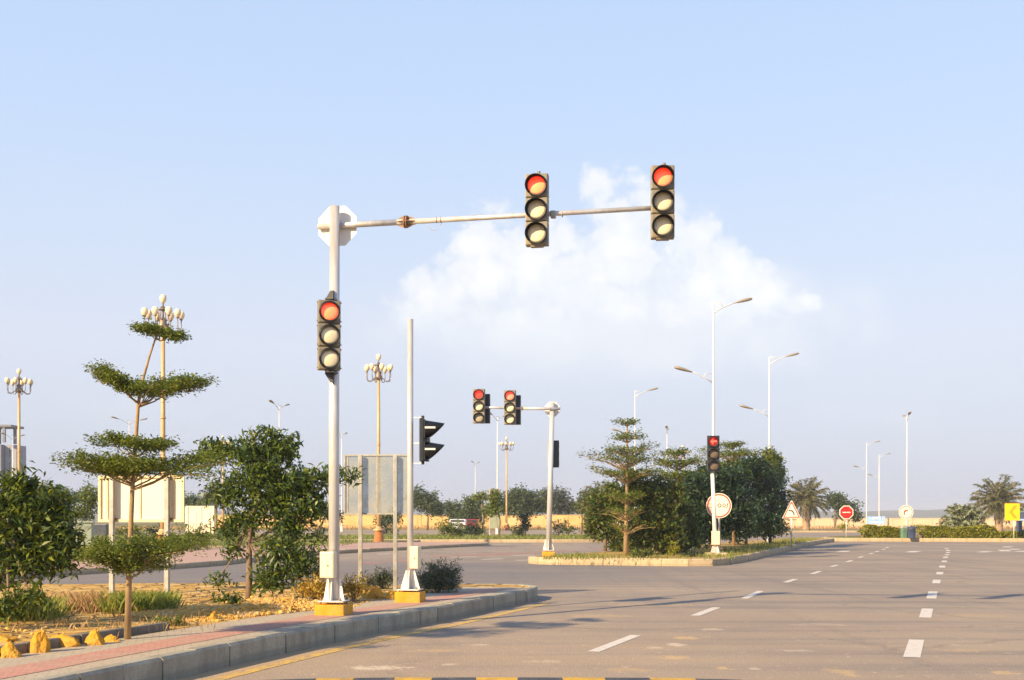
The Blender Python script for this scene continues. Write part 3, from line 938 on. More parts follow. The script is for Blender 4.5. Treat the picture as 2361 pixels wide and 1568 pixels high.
# striped kerb end in front of the camera
mk = thing('striped_kerb', 'low rounded kerb end striped yellow and black at the near road edge', 'kerb', (0, 9.75, 0))
z_top = 0.218
xs = [-2.25, -1.70, -1.37, -1.02, -.69, -.31, .05, .44, .81, 1.20, 1.60, 2.02]
for i in range(len(xs) - 1):
    b = MB()
    vs, fs = [], []
    for k in range(5):
        x = xs[i] + (xs[i + 1] - xs[i]) * k / 4 * (1 if k < 4 else .985)
        yy = .03 * ((x + .1) / 2.1) ** 2
        zt = z_top - .022 * max(0.0, abs(x + .05) / 2.2) ** 4
        for (dy, zz) in ((-.14, -.02), (-.14, zt - .04), (-.10, zt), (.10, zt), (.14, zt - .04), (.14, -.02)):
            vs.append((x, dy - yy, zz))
    for k in range(4):
        for j in range(5):
            fs.append((k * 6 + j, k * 6 + j + 1, k * 6 + 6 + j + 1, k * 6 + 6 + j))
    fs += [tuple(range(6)), tuple(reversed(range(24, 30)))]
    b.add(vs, fs)
    b.build('kerb_stone', 'kerb_yellow' if i % 2 == 1 else 'kerb_black', mk)


# ------------------------------------------------------------------ traffic signals
def visor_mb(r=.148, top=.24, bot=.03, thick=.005, droop=.03, y=-.06, n=36):
    b = MB()
    vs, fs = [], []
    for k in range(n):
        a = 2 * math.pi * k / n
        c, s = math.cos(a), math.sin(a)
        L = bot + (top - bot) * ((1 + s) / 2) ** 0.9
        dz = -droop * L / top
        for (rr, yy) in ((r, y), (r - .004 * 0, y - L), (r - thick, y - L), (r - thick, y)):
            vs.append((rr * c, yy, rr * s + (dz if yy < y else 0)))
    for k in range(n):
        q = (k + 1) % n
        for j in range(3):
            fs.append((k * 4 + j, q * 4 + j, q * 4 + j + 1, k * 4 + j + 1))
    b.add(vs, fs, True)
    return b


def lens_mb(r=.122, y=-.062):
    b = MB()
    prof = [(1e-4, .022), (r * .5, .018), (r * .85, .008), (r, 0.0), (r + .002, -.01)]
    return b.lathe(prof, (0, y, 0), 32, axis=(0, -1, 0))


def lens_rim_mb(r0=.121, r1=.150, y=-.0625):
    b = MB()
    return b.lathe([(r0, .004), (r0 + .008, .009), (r1, .004), (r1, -.004)], (0, y, 0), 32, axis=(0, -1, 0))


def signal_head(parent, loc, rz, n=3, W=.312, MH=.328, mats=('lens_red', 'lens', 'lens'), body='head_grey', stub=True, deep=.13, scale=1.0, vis=True, top=.15, arrow=False, bolts=False):
    """housing facing its own -y, with lenses and visors as its pieces"""
    b = MB()
    H = n * MH
    for i in range(n):
        zc = H / 2 - MH * (i + .5)
        b.box((0, .01, zc), (W, deep, MH - .008), bev=.012)
        b.box((0, -.052 - .004, zc), (W - .02, .012, MH - .03), bev=.004)
    b.box((0, .03, 0), (W - .05, deep - .02, H - .02))
    if bolts:
        for i in range(n):
            for dz in (-.13, .13):
                for sx in (-1, 1):
                    b.box((sx * (W / 2 + .006), -.02, H / 2 - MH * (i + .5) + dz), (.02, .03, .014))
    if stub:
        b.tube([(.02, .02, H / 2 - .01), (.02, .02, H / 2 + .045)], .024, 10)
        b.box((0, 0, -H / 2 - .006), (W * .55, .09, .02), bev=.004)
    h = b.build('signal_head', body, parent, loc)
    h.rotation_euler = (0, 0, rz)
    h.scale = (scale,) * 3
    for i in range(n):
        zc = H / 2 - MH * (i + .5)
        lens_rim_mb().build('lens_rim', 'visor_edge', h, (0, 0, zc))
        lens_mb().build('lens', mats[i], h, (0, 0, zc))
        if vis:
            visor_mb(top=top).build('visor', 'visor', h, (0, 0, zc))
    return h


def footing(parent, w, h, base_w, plate_z, gus_h, mat='ochre', pr=.08, gus_w=.155, bolts=True):
    b = MB(); b.box((0, 0, h / 2 - .02), (w, w, h + .04), bev=.012)
    b.build('footing', mat, parent)
    b = MB(); b.box((0, 0, plate_z), (base_w, base_w, .016), bev=.003)
    b.build('base_plate', 'white_steel', parent)
    if bolts:
        for sx in (-1, 1):
            for sy in (-1, 1):
                b = MB()
                b.tube([(sx * base_w * .4, sy * base_w * .4, h - .01), (sx * base_w * .4, sy * base_w * .4, plate_z + .05)], .011, 8)
                b.tube([(sx * base_w * .4, sy * base_w * .4, plate_z + .008), (sx * base_w * .4, sy * base_w * .4, plate_z + .028)], .02, 6)
                b.build('anchor_bolt', 'rust', parent)
    for k in range(4):
        g = MB()
        mt = Matrix.Rotation(k * math.pi / 2, 4, 'Z')
        z0 = plate_z + .008
        g.prism([(pr * .9, z0), (gus_w, z0), (gus_w - .005, z0 + .03), (pr + .055 - .03, z0 + gus_h), (pr * .9, z0 + gus_h)], -.006, .006, mt)
        g.build('gusset', 'white_steel', parent)


def box_part(parent, c, size, rz=0):
    b = MB(); b.box((0, 0, 0), size, bev=.008)
    o = b.build('control_box', 'cream_box', parent, c)
    o.rotation_euler = (0, 0, rz)
    d = MB(); d.box((0, -size[1] / 2 - .003, 0), (size[0] - .025, .008, size[2] - .03), bev=.002)
    d.build('box_door', 'cream_box', o)
    k = MB(); k.tube([(.02, -size[1] / 2 - .006, -.01), (.02, -size[1] / 2 - .02, -.01)], .011, 10)
    k.build('box_lock', 'rust', o)
    return o


# --- near mast with two heads on its arm
g0 = G(770, 1416, KZ)
mast = thing('mast_arm_signal', 'galvanised traffic signal mast with long arm carrying two three light heads', 'traffic light', (g0.x, g0.y, KZ), R(-10))
S = 2600 / g0.y                                     # px per metre there
top_z = EH + (HV - 476) / S - KZ
footing(mast, .43, .145, .36, .19, .30, pr=.075)
b = MB(); b.tube([(0, 0, .19), (0, 0, 2.4), (.012, 0, top_z)], [.077, .075, .071], 28); b.build('pole', 'galv', mast)
arm_z = EH + (HV - 515) / S - KZ
ax = .10                                             # arm runs in front of the pole axis
b = MB(); b.tube([(-.27, .10, arm_z - .008), (.9, .10, arm_z)], [.042, .042], 20)
b.tube([(.9, .10, arm_z), (1.04, .10, arm_z)], .041, 20)
b.build('arm', 'galv', mast)
b = MB(); b.tube([(1.05, .10, arm_z), (2.6, .10, arm_z + .012), (4.62, .10, arm_z + .03)], [.038, .034, .032], 20)
b.build('arm_extension', 'galv', mast)
b = MB()
for x in (1.005, 1.035):
    b.tube([(x, .10, arm_z), (x + .016, .10, arm_z)], .088, 20)
for k in range(4):
    a = math.pi / 4 + k * math.pi / 2
    mt = Matrix.Translation((1.02, .10, arm_z)) @ Matrix.Rotation(k * math.pi / 2, 4, 'X')
    b.prism([(-.14, .035), (.16, .035), (.03, .085), (-.02, .085)], -.005, .005, mt)
b.build('flange', 'rust', mast)
for x in (1.47, 1.53, 3.25):
    b = MB(); b.tube([(x, .10, arm_z + .003), (x + .012, .10, arm_z + .003)], .041, 16)
    b.build('strap', 'galv_dull', mast)
b = MB()
b.tube([(1.33 + .22 * t, .10, arm_z - .03 - .11 * math.sin(math.pi * min(1, t * 1.02)) ** .8) for t in [i / 14 for i in range(15)]], .0035, 6)
b.build('cable', 'galv_dull', mast)
oct_b = MB()
rr = .308
oct_pts = [(rr * math.cos(math.pi / 8 + k * math.pi / 4), rr * math.sin(math.pi / 8 + k * math.pi / 4) + arm_z) for k in range(8)]
oct_b.prism(oct_pts, .150, .154)
oct_b.build('sign_plate', 'white_steel', mast)
b = MB(); b.box((0, .07, arm_z), (.13, .10, .15), bev=.01); b.build('clamp', 'galv', mast)
# heads
hz1 = EH + (HV - 488) / S - KZ
signal_head(mast, (2.93, -.06, arm_z + .03), R(0), mats=('lens_red', 'lens', 'lens'))
signal_head(mast, (4.635, -.03, arm_z + .062), R(7), mats=('lens_red', 'lens', 'lens'), scale=1.0)
for (x, y, q, sx) in ((2.93, .055, 0, .13), (4.61, .06, .01, .12), (3.13, .10, .004, .07)):
    b = MB(); b.box((x, y, arm_z + q), (sx, .10, .095), bev=.012)
    b.build('head_bracket', 'galv_dull', mast)
# head strapped to the pole, turned to the right
pz = EH + (HV - 779) / S - KZ
h = signal_head(mast, (.0, -.21, pz), R(27), mats=('lens_red', 'lens', 'lens'), stub=False, top=.06, bolts=True)
for sgn in (1, -1):
    b = MB()
    z = pz + sgn * .51
    b.box((.02, -.16, z), (.13, .20, .035), bev=.01)
    b.tube([(.0, -.09, z), (.0, -.09, z + sgn * .10)], .026, 10)
    b.prism([(-.10, z), (.03, z), (.03, z + sgn * .14), (-.01, z + sgn * .14)], -.12, -.07)
    b.build('head_bracket', 'head_black', mast)
box_part(mast, (-.03, -.155, EH + (HV - 1301) / S - KZ), (.205, .13, .365), R(-3))

# --- second near post with a pedestrian head seen from the side
g1 = G(946, 1387, KZ)
S1 = 2600 / g1.y
ped = thing('pedestrian_signal', 'bare topped galvanised post with a black two light head facing sideways', 'traffic light', (g1.x, g1.y, KZ), R(-9))
footing(ped, .42, .165, .36, .20, .30, pr=.05, gus_w=.16)
b = MB(); b.tube([(0, 0, .2), (0, 0, 2.2), (0, 0, EH + (HV - 736) / S1 - KZ)], [.052, .050, .048], 24); b.build('pole', 'galv', ped)
bx = box_part(ped, (.10, -.05, EH + (HV - 1285) / S1 - KZ), (.15, .12, .36), R(-15))
pzc = EH + (HV - 1015) / S1 - KZ
b = MB()
HH = .70
b.box((0, .0, 0), (.30, .075, HH), bev=.015)
b.box((0, -.045, .175), (.285, .03, .31), bev=.008)
b.box((0, -.045, -.175), (.285, .03, .31), bev=.008)
b.box((0, -.09, 0), (.20, .07, .08), bev=.01); b.box((0, -.08, -.33), (.20, .06, .04), bev=.01)
b.box((0, -.01, HH / 2 + .02), (.05, .05, .06), bev=.01); b.box((0, -.01, -HH / 2 - .02), (.05, .05, .06), bev=.01)
hd = b.build('signal_head', 'head_black', ped, (.20, 0, pzc))
hd.rotation_euler = (0, 0, R(90 + 9))
for dz in (.18, -.17):
    visor_mb(r=.145, top=.31, bot=.04, droop=.05, y=-.055).build('visor', 'visor', hd, (0, 0, dz))
    lens_mb().build('lens', 'lens_dim', hd, (0, 0, dz))
    s_ = MB(); s_.box((-.1462, -.14, .015), (.004, .17, .030)); s_.build('visor_stripe', 'white_steel', hd, (0, 0, dz))
for dz in (.37, -.05, -.38):
    b = MB(); b.box((.09, 0, pzc + dz), (.20, .012, .012))
    b.build('head_bracket', 'white_steel', ped)

# --- mast on the island's tip: arm to the left, double-sided heads
g2 = G(1265, 1290, .235)
g2.y = 40.6; g2.x = (1264.5 - U0) / F * 40.6
S2 = 2600 / 40.6
m2 = thing('mast_arm_signal', 'smaller looking signal mast at the island tip, two back to back heads on its arm', 'traffic light', (g2.x, g2.y, .235), 0)
zz = lambda v, SS, b0: EH + (HV - v) / SS - b0
footing(m2, .44, .20, .38, .25, .36, mat='ochre', pr=.09, gus_w=.20, bolts=False)
lean = (1275 - 1266) / S2
tz = zz(928, S2, .235)
b = MB(); b.tube([(0, 0, .25), (lean * .5, 0, tz * .5), (lean, 0, tz)], [.10, .092, .085], 20); b.build('pole', 'galv', m2)
az = zz(943, S2, .235)
b = MB(); b.tube([(lean + .28, -.10, az - .005), (lean - 1.1, -.10, az + .01)], .055, 16); b.build('arm', 'galv', m2)
b = MB(); b.tube([(lean - 1.14, -.10, az + .01), (lean - 2.75, -.10, az + .06)], .042, 16); b.build('arm_extension', 'galv', m2)
b = MB()
for x in (-1.10, -1.14):
    b.tube([(lean + x, -.10, az + .01), (lean + x - .016, -.10, az + .01)], .10, 16)
b.build('flange', 'rust', m2)
rr = .29
b = MB(); b.prism([(lean + rr * math.cos(math.pi / 8 + k * math.pi / 4), az + rr * math.sin(math.pi / 8 + k * math.pi / 4)) for k in range(8)], .10, .106)
b.build('sign_plate', 'white_steel', m2)
for (u, v, mm) in ((1105, 938, ('lens_redder', 'lens', 'lens_dim')), (1176, 941, ('lens_pink', 'lens', 'lens'))):
    x = (u - U0) / F * 40.6 - g2.x
    signal_head(m2, (x, -.22, zz(v, S2, .235)), R(-8), mats=mm, scale=1.26, W=.335, stub=False, top=.14)
    bk = MB()
    bk.box((0, 0, 0), (.40, .16, 1.06), bev=.02)
    q = bk.build('rear_head', 'head_black', m2, (x + .19, .12, zz(v, S2, .235) - .06)); q.rotation_euler = (0, 0, R(-8))
    for k in range(3):
        visor_mb(r=.15, top=.2).build('visor', 'visor', q, (0, .0, .34 - .34 * k)).rotation_euler = (0, 0, R(180))
bk = MB(); bk.box((0, 0, 0), (.40, .14, .98), bev=.02)
for k in range(3):
    bk.box((.17, .06, .32 - .32 * k), (.08, .16, .26), bev=.02)
q = bk.build('rear_head', 'head_black', m2, (lean * .7 + .09, .22, zz(1046, S2, .235)))
for k in range(3):
    visor_mb(r=.15, top=.2).build('visor', 'visor', q, (0, .0, .32 - .32 * k)).rotation_euler = (0, 0, R(180))
b = MB(); b.box((lean * .7 - .11, .0, zz(1046, S2, .235)), (.04, .05, .95)); b.build('rail', 'galv', m2)

# --- pole with the red arrow on the island
d3 = 43.0
g3 = Vector(((1649.5 - U0) / F * d3, d3, .235)); S3 = F / d3
m3 = thing('arrow_signal', 'slim white signal pole with lit red left arrow over two dark lights', 'traffic light', g3, 0)
b = MB(); b.box((.04, .05, .02), (.75, .60, .14), bev=.02); b.build('footing', 'concrete', m3)
b = MB(); b.tube([(0, 0, .09), (-.06, 0, 1.8), (-.12, 0, zz(1087, S3, .235))], [.085, .075, .07], 18); b.build('pole', 'white_steel', m3)
for k in range(4):
    g = MB(); mt = Matrix.Rotation(k * math.pi / 2 + .5, 4, 'Z')
    g.prism([(.06, .09), (.235, .09), (.20, .16), (.11, .42), (.06, .42)], -.008, .008, mt); g.build('gusset', 'white_steel', m3)
box_part(m3, (-.01, -.10, zz(1240, S3, .235)), (.31, .2, .52), R(-8))
b = MB(); b.tube([(0, 0, zz(1257, S3, .235)), (0, 0, zz(1254, S3, .235))], .2, 16); b.build('collar', 'rust', m3)
h = signal_head(m3, ((1643 - U0) / F * d3 - g3.x, -.14, zz(1046, S3, .235)), R(-6), mats=('lens_darkred', 'lens_brown', 'lens_brown'), body='head_black', scale=1.38, W=.335, stub=False, top=.13)
ar = MB()
ar.prism([(-.085, 0), (-.02, .075), (.012, .075), (-.03, .022), (.09, .022), (.09, -.022), (-.03, -.022), (.012, -.075), (-.02, -.075)], -.10, -.088)
ar.build('arrow', 'arrow_red', h, (0, 0, .328))


# ------------------------------------------------------------------ road signs
def disc(parent, r, z, mat, y0, y1, name):
    b = MB(); b.prism([(r * math.cos(2 * math.pi * k / 40), z + r * math.sin(2 * math.pi * k / 40)) for k in range(40)], y0, y1)
    return b.build(name, mat, parent)


def glyph(b, c, w, h, t, kind, y=-.012):
    """squared numerals drawn as bars"""
    x, z = c
    if kind in ('O', 'C'):
        segs = [((x, z + h / 2 - t / 2), (w, t)), ((x, z - h / 2 + t / 2), (w, t)), ((x + w / 2 - t / 2, z), (t, h - 2 * t))]
        if kind == 'O':
            segs.append(((x - w / 2 + t / 2, z), (t, h - 2 * t)))
        for (c2, s2) in segs:
            b.box((c2[0], y, c2[1]), (s2[0], .006, s2[1]), bev=.0)


d = 44.6
gs = Vector(((1657.5 - U0) / F * d, d, .235)); SS = F / d
sg = thing('round_sign', 'large round white sign with a red rim and brown characters behind the arrow signal', 'road sign', gs, R(-6))
zc = zz(1166, SS, .235)
b = MB(); b.tube([(0.02, .04, -.02), (0, .04, zc + .4)], .045, 12); b.build('post', 'galv_dull', sg)
disc(sg, .50, zc, 'sign_white', -.004, .010, 'sign_plate')
b = MB(); b.ring(.415, .465, -.010, 48, (0, zc)); b.build('rim', 'sign_red', sg)
b = MB(); glyph(b, (-.335, zc + .01), .15, .15, .026, 'C', -.010); b.build('character', 'sign_orange', sg)
for (x, w) in ((.02, .16), (.20, .125)):
    b = MB(); b.lathe([(.050, 0), (.080, 0.0), (.080, .006), (.050, .006)], (0, 0, 0), 20, axis=(0, -1, 0))
    o = b.build('character', 'sign_brown', sg, (x, -.006, zc + .01)); o.scale = (w / .16, 1, 1)
b = MB(); b.prism([(.285, zc - .10), (.315, zc - .10), (.365, zc + .10), (.335, zc + .10)], -.012, -.006); b.build('character', 'sign_brown', sg)

# triangular bend warning
d = 57.5
gs = Vector(((1825 - U0) / F * d, d, .235)); SS = F / d
sg = thing('warning_sign', 'white triangular warning sign, red border, black bent arrow, on a thin post', 'road sign', gs, R(-8))
z0 = zz(1195, SS, .235); z1 = zz(1154.5, SS, .235)
b = MB(); b.tube([(0, .03, -.02), (0, .03, z0 + .5)], .035, 10); b.build('post', 'galv', sg)
tri = lambda k, cz=z0 + .30: [(-.47 * k, cz - .30 * k), (.47 * k, cz - .30 * k), (.47 * k * .06, cz + (z1 - z0 - .30) * k), (-.47 * k * .06, cz + (z1 - z0 - .30) * k)]
b = MB(); b.prism(tri(1.0), -.004, .008); b.build('sign_plate', 'sign_white', sg)
b = MB(); b.prism(tri(.91), -.008, -.004); b.build('rim', 'sign_red', sg)
b = MB(); b.prism(tri(.73), -.012, -.008); b.build('sign_field', 'sign_white', sg)
b = MB()
cz = z0 + .30
b.prism([(.16, cz - .16), (.10, cz - .16), (.08, cz - .04), (.0, cz + .05), (-.10, cz + .07), (-.10, cz + .045), (-.17, cz + .09), (-.10, cz + .15), (-.10, cz + .12), (.04, cz + .11), (.13, cz + .0)], -.016, -.012)
b.build('arrow', 'sign_black', sg)

# red disc with a line of white writing, on the hedge island
d = 84.5
gs = Vector(((1951.5 - U0) / F * d, d, .245)); SS = F / d
sg = thing('stop_sign', 'red eight sided sign with white outline and a white line of writing across', 'road sign', gs, R(-5))
zc = zz(1181.5, SS, .245)
b = MB(); b.tube([(0, .05, -.02), (0, .05, zc)], .03, 10); b.build('post', 'white_steel', sg)
octo = lambda r: [(r * math.cos(math.pi / 8 + k * math.pi / 4), zc + r * math.sin(math.pi / 8 + k * math.pi / 4)) for k in range(8)]
b = MB(); b.prism(octo(.55), 0, .014); b.build('sign_plate', 'sign_white', sg)
b = MB(); b.prism(octo(.485), -.006, 0); b.build('sign_field', 'sign_pure_red', sg)
b = MB()
rgx = random.Random(8)
x = -.30
while x < .28:
    w = rgx.uniform(.03, .07)
    b.box((x + w / 2, -.010, zc + .005 + rgx.uniform(-.012, .012)), (w, .006, rgx.uniform(.06, .11)))
    x += w + .014
b.build('lettering', 'sign_white', sg)
b = MB(); b.box((.05, .02, zc - .56), (.16, .02, .06)); b.build('tag_plate', 'sign_red', sg)

# blue direction board farther back
d = 112
gs = Vector(((2020.5 - U0) / F * d, d, .205)); SS = F / d
sg = thing('direction_sign', 'pale blue direction board with white lines of writing on two posts', 'road sign', gs, R(-6))
zc = zz(1199.5, SS, .205); w, hh = 40 / SS, 17.5 / SS
b = MB(); b.box((0, 0, zc), (w, .05, hh), bev=.01); b.build('sign_plate', 'sign_blue', sg)
for sx in (-1, 1):
    b = MB(); b.tube([(sx * w * .38, .05, -.05), (sx * w * .38, .05, zc + hh * .4)], .04, 8); b.build('post', 'white_steel', sg)
for (zq, zh, xs0) in ((zc + .18, .14, -.60), (zc - .17, .10, -.62)):
    x = xs0
    b = MB()
    while x < .62:
        ww = rgx.uniform(.05, .14); b.box((x + ww / 2, -.03, zq), (ww, .012, zh * rgx.uniform(.7, 1.1))); x += ww + .03
    b.build('lettering', 'sign_white', sg)
b = MB()
for sx in (-.52, .50):
    b.box((sx, -.03, zc + .20), (.05, .014, .22))
b.box((0, -.03, zc + .02), (.24, .014, .035))
b.build('arrow', 'sign_dark_blue', sg)

# round white sign with a curved red arrow
d = 83.0
gs = Vector(((2089 - U0) / F * d, d, .245)); SS = F / d
sg = thing('round_sign', 'round white sign with a thin red rim and small red bent arrow', 'road sign', gs, R(-6))
zc = zz(1181, SS, .245)
b = MB(); b.tube([(.10, .05, -.02), (.04, .05, zc)], .04, 10); b.build('post', 'white_steel', sg)
disc(sg, .52, zc, 'sign_white', 0, .014, 'sign_plate')
b = MB(); b.ring(.42, .46, -.006, 40, (0, zc)); b.build('rim', 'sign_red', sg)
b = MB(); b.prism([(-.17, zc - .22), (-.10, zc - .22), (-.08, zc - .02), (.02, zc + .10), (.10, zc + .12), (.10, zc + .18), (-.06, zc + .17), (-.16, zc + .06)], -.012, -.006)
b.prism([(.03, zc + .21), (.17, zc + .15), (.05, zc + .06)], -.013, -.0065)
b.build('arrow', 'sign_red', sg)

# yellow chevron board
d = 79.0
gs = Vector(((2334 - U0) / F * d, d, .245)); SS = F / d
sg = thing('chevron_sign', 'bright yellow rectangular chevron board pointing to the left', 'road sign', gs, R(-9))
zc = zz(1180.5, SS, .245)
b = MB(); b.tube([(.12, .05, -.02), (.12, .05, zc)], .03, 10); b.build('post', 'white_steel', sg)
b = MB(); b.box((0, 0, zc), (1.0, .03, 1.2), bev=.004); b.build('sign_plate', 'sign_yellow', sg)
b = MB(); b.prism([(-.24, zc), (.10, zc + .46), (.36, zc + .46), (.04, zc), (.36, zc - .46), (.10, zc - .46)], -.022, -.016); b.build('chevron', 'sign_orange', sg)
b = MB()
for q in (((0, zc + .565), (.98, .03)), ((0, zc - .565), (.98, .03)), ((.475, zc), (.03, 1.1)), ((-.475, zc), (.03, 1.1))):
    b.box((q[0][0], -.018, q[0][1]), (q[1][0], .006, q[1][1]))
b.build('rim', 'sign_orange', sg)


# bins by the hedge
def bin_(name, u, v, d, h, r, mat, label, sq=False):
    gs = Vector(((u - U0) / F * d, d, .245))
    t = thing(name, label, 'bin', gs, R(12))
    b = MB()
    if sq:
        b.box((0, 0, h / 2), (r * 1.8, r * 1.6, h), bev=.03)
    else:
        b.lathe([(r * .82, 0), (r * .9, h * .1), (r, h * .86), (r * 1.06, h * .87), (r * 1.06, h * .92)], (0, 0, 0), 20)
    b.build('body', mat, t)
    b = MB()
    if sq:
        b.prism([(-r * .95, h), (r * .95, h), (r * .7, h + .18), (-r * .7, h + .18)], -r * .85, r * .85)
    else:
        b.lathe([(r * 1.08, h * .90), (r * 1.08, h * .94), (r * .8, h * .99), (1e-3, h * 1.02)], (0, 0, 0), 20)
    b.build('lid', mat if not sq else 'kiosk_green', t)
    b = MB(); b.tube([(-r * 1.1, -r * .5, h * .72), (-r * 1.1, -r * .9, h * .8), (r * 1.1, -r * .9, h * .8), (r * 1.1, -r * .5, h * .72)], .018, 6); b.build('handle', 'galv_dull', t)
    return t


bin_('litter_bin', 2102, 1240, 79.5, .84, .28, 'sign_dark_blue', 'dark blue wheeled litter bin standing by the hedge')
bin_('litter_bin', 2084, 1240, 80.2, .72, .20, 'sign_green', 'slim pale green litter bin beside the dark blue one', True)

# blue-green sign frame cut by the right edge
d = 81
gs = Vector(((2350 - U0) / F * d, d, .245)); SS = F / d
t = thing('info_stand', 'dark blue stand with a pale tray and green cap at the edge by the chevron', 'stand', gs, R(-5))
b = MB(); b.box((0, 0, .62), (.32, .3, 1.24), bev=.02); b.build('column', 'sign_dark_blue', t)
b = MB(); b.box((.18, 0, 1.30), (1.0, .5, .13), bev=.03); b.build('tray', 'sign_blue', t)
b = MB(); b.box((.22, 0, 1.62), (.62, .4, .46), bev=.03); b.build('cabinet', 'sign_dark_blue', t)
b = MB(); b.box((.12, 0, 1.89), (.5, .42, .10), bev=.02); b.build('cap', 'sign_green', t)


# ------------------------------------------------------------------ boards on posts
def board_frame(t, w, z0, z1, y, fr, mat, ribs=()):
    b = MB()
    for (c, s) in (((0, (z0)), (w, fr)), ((0, z1), (w, fr))):
        b.box((c[0], y + .008, c[1]), (s[0], .03, s[1]))
    for sx in (-1, 1):
        b.box((sx * (w / 2 - fr / 2), y + .006, (z0 + z1) / 2), (fr, .026, z1 - z0 - fr))
    for x in ribs:
        b.box((x, y + .016, (z0 + z1) / 2), (.028, .016, z1 - z0 - fr))
    return b.build('frame', mat, t)


d = 18.8
SS = F / d
gs = Vector(((325 - U0) / F * d, d, KZ - .012))
bb = thing('sign_board', 'back of a cream sheet metal board on two posts behind the slender tiered tree', 'sign board', gs, R(-7))
w = 208 / SS; z0 = zz(1199, SS, KZ); z1 = zz(1098, SS, KZ)
b = MB(); b.box((0, .03, (z0 + z1) / 2), (w - .01, .012, z1 - z0)); b.build('panel', 'board_cream', bb)
board_frame(bb, w, z0, z1, .0, .045, 'board_frame', (-.60, -.02, .56))
for u in (258, 391):
    x = (u - 325) / SS
    b = MB(); b.box((x, -.05, (z1 - .05) / 2), (.075, .075, z1 - .05 + .1), bev=.006); b.build('post', 'galv_dull', bb)
    b = MB(); b.box((x, -.012, z0 + .03), (.15, .03, .03)); b.build('bracket', 'rust', bb)

d = 21.6
SS = F / d
gs = Vector(((869 - U0) / F * d, d, KZ - .012))
b2 = thing('sign_board', 'clouded see through board in a grey frame on two posts between the signal poles', 'sign board', gs, R(-3))
w = 154 / SS; z0 = zz(1183, SS, KZ); z1 = zz(1048, SS, KZ)
b = MB(); b.box((0, .02, (z0 + z1) / 2), (w - .02, .008, z1 - z0 - .02)); b.build('panel', 'sheet', b2)
board_frame(b2, w, z0, z1, .0, .03, 'galv_dull', (-.57, .0))
for u, k in ((832, 1), (913, 1)):
    x = (u - 869) / SS
    b = MB(); b.box((x, -.07, (z1) / 2 - .05), (.072, .06, z1 + .1), bev=.006); b.build('post', 'galv_dull', b2)

# tall board among the far trees
d = 91
SS = F / d
gs = Vector(((1140 - U0) / F * d, d, .205))
b3 = thing('sign_board', 'tall narrow grey board on thin legs below the far trees', 'sign board', gs, R(4))
for (va, vb) in ((1218, 1181), (1178, 1127)):
    b = MB(); b.box((0, 0, zz((va + vb) / 2, SS, .205)), (.74, .05, (va - vb) / SS), bev=.01); b.build('panel', 'kiosk_green' if va > 1200 else 'galv_dull', b3)
for sx in (-1, 1):
    b = MB(); b.box((sx * .40, 0, zz(1127, SS, .205) / 2), (.06, .07, zz(1127, SS, .205))); b.build('post', 'pole_pale', b3)


# ------------------------------------------------------------------ street lamps
def street_lamp_proto(H=11.0, low=7.9):
    t = thing('street_lamp', 'x', 'street lamp')
    b = MB(); b.tube([(0, 0, -.05), (0, 0, 1.2), (0, 0, H * .6), (0, 0, H)], [.095, .08, .06, .036], 12); b.build('pole', 'lamp_white', t)
    b = MB(); b.box((0, 0, .35), (.26, .26, .6), bev=.02); b.build('base', 'lamp_white', t)
    for (sx, z, nm) in ((1, H - .45, 'upper'), (-1, low - .45, 'lower')):
        b = MB()
        b.tube([(0, 0, z), (sx * .35, 0, z + .22), (sx * .8, 0, z + .42), (sx * 1.05, 0, z + .50)], [.03, .026, .024, .024], 8)
        b.tube([(0, 0, z + .43), (sx * .35, 0, z + .43), (sx * .44, 0, z + .28)], [.018, .018, .014], 6)
        b.build('arm', 'lamp_white', t)
        hd = MB()
        mt = Matrix.Translation((sx * .98, 0, z + .47)) @ Matrix.Rotation(-sx * R(14), 4, 'Y')
        prof = [(0, .05), (.1, .075), (.35, .13), (.62, .15), (.78, .11), (.84, .02)]
        vs, fs = [], []
        n = 10
        for (x, r) in prof:
            for k in range(n):
                a = 2 * math.pi * k / n
                zz_ = r * .62 * math.sin(a)
                if zz_ < 0:
                    zz_ *= .6
                vs.append(mt @ Vector((sx * x, r * math.cos(a), zz_)))
        for i in range(len(prof) - 1):
            for k in range(n):
                fs.append((i * n + k, i * n + (k + 1) % n, (i + 1) * n + (k + 1) % n, (i + 1) * n + k))
        fs += [tuple(range(n)), tuple(range((len(prof) - 1) * n, len(prof) * n))]
        hd.add(vs, fs, True)
        hd.build('lamp_head', 'lamp_head', t)
    return t


sl0 = street_lamp_proto()
sl1 = street_lamp_proto(11.0, 11.0)
lamps = [
    (1645, 693, R(8), 'double arm street lamp rising from directly behind the red arrow signal'),
    (1774, 819, R(4), 'double arm street lamp above the dark end of the island trees'),
    (1998, 1019, R(6), 'pale double arm street lamp, the taller of two beside the blue board'),
    (2027, 1047, R(5), 'pale double arm street lamp, the shorter of two beside the blue board'),
    (2091, 957, R(80), 'tall thin street lamp over the white round sign, its arms end on'),
    (1464, 898, R(10), 'street lamp rising behind the pale tiered tree of the island'),
    (1538, 988, R(80), 'thin street lamp end on above the middle of the island trees'),
    (644, 931, R(75), 'thin street lamp end on above the bushy tree by the mast'),
    (1147, 957, R(62), 'thin white street lamp between the arm heads of the island mast'),
    (298, 966, R(38), 'small double headed street lamp left of the slender tree trunk'),
    (1096, 1066, R(70), 'faint far street lamp, smallest of all, above the far trees'),
    (788, 998, R(80), 'thin pale street lamp just beside the near mast pole'),
    (30, 1003, R(70), 'far street lamp beside the tower block'),
]
TOPPED = [4, 6, 7, 8, 9, 10, 11, 12]
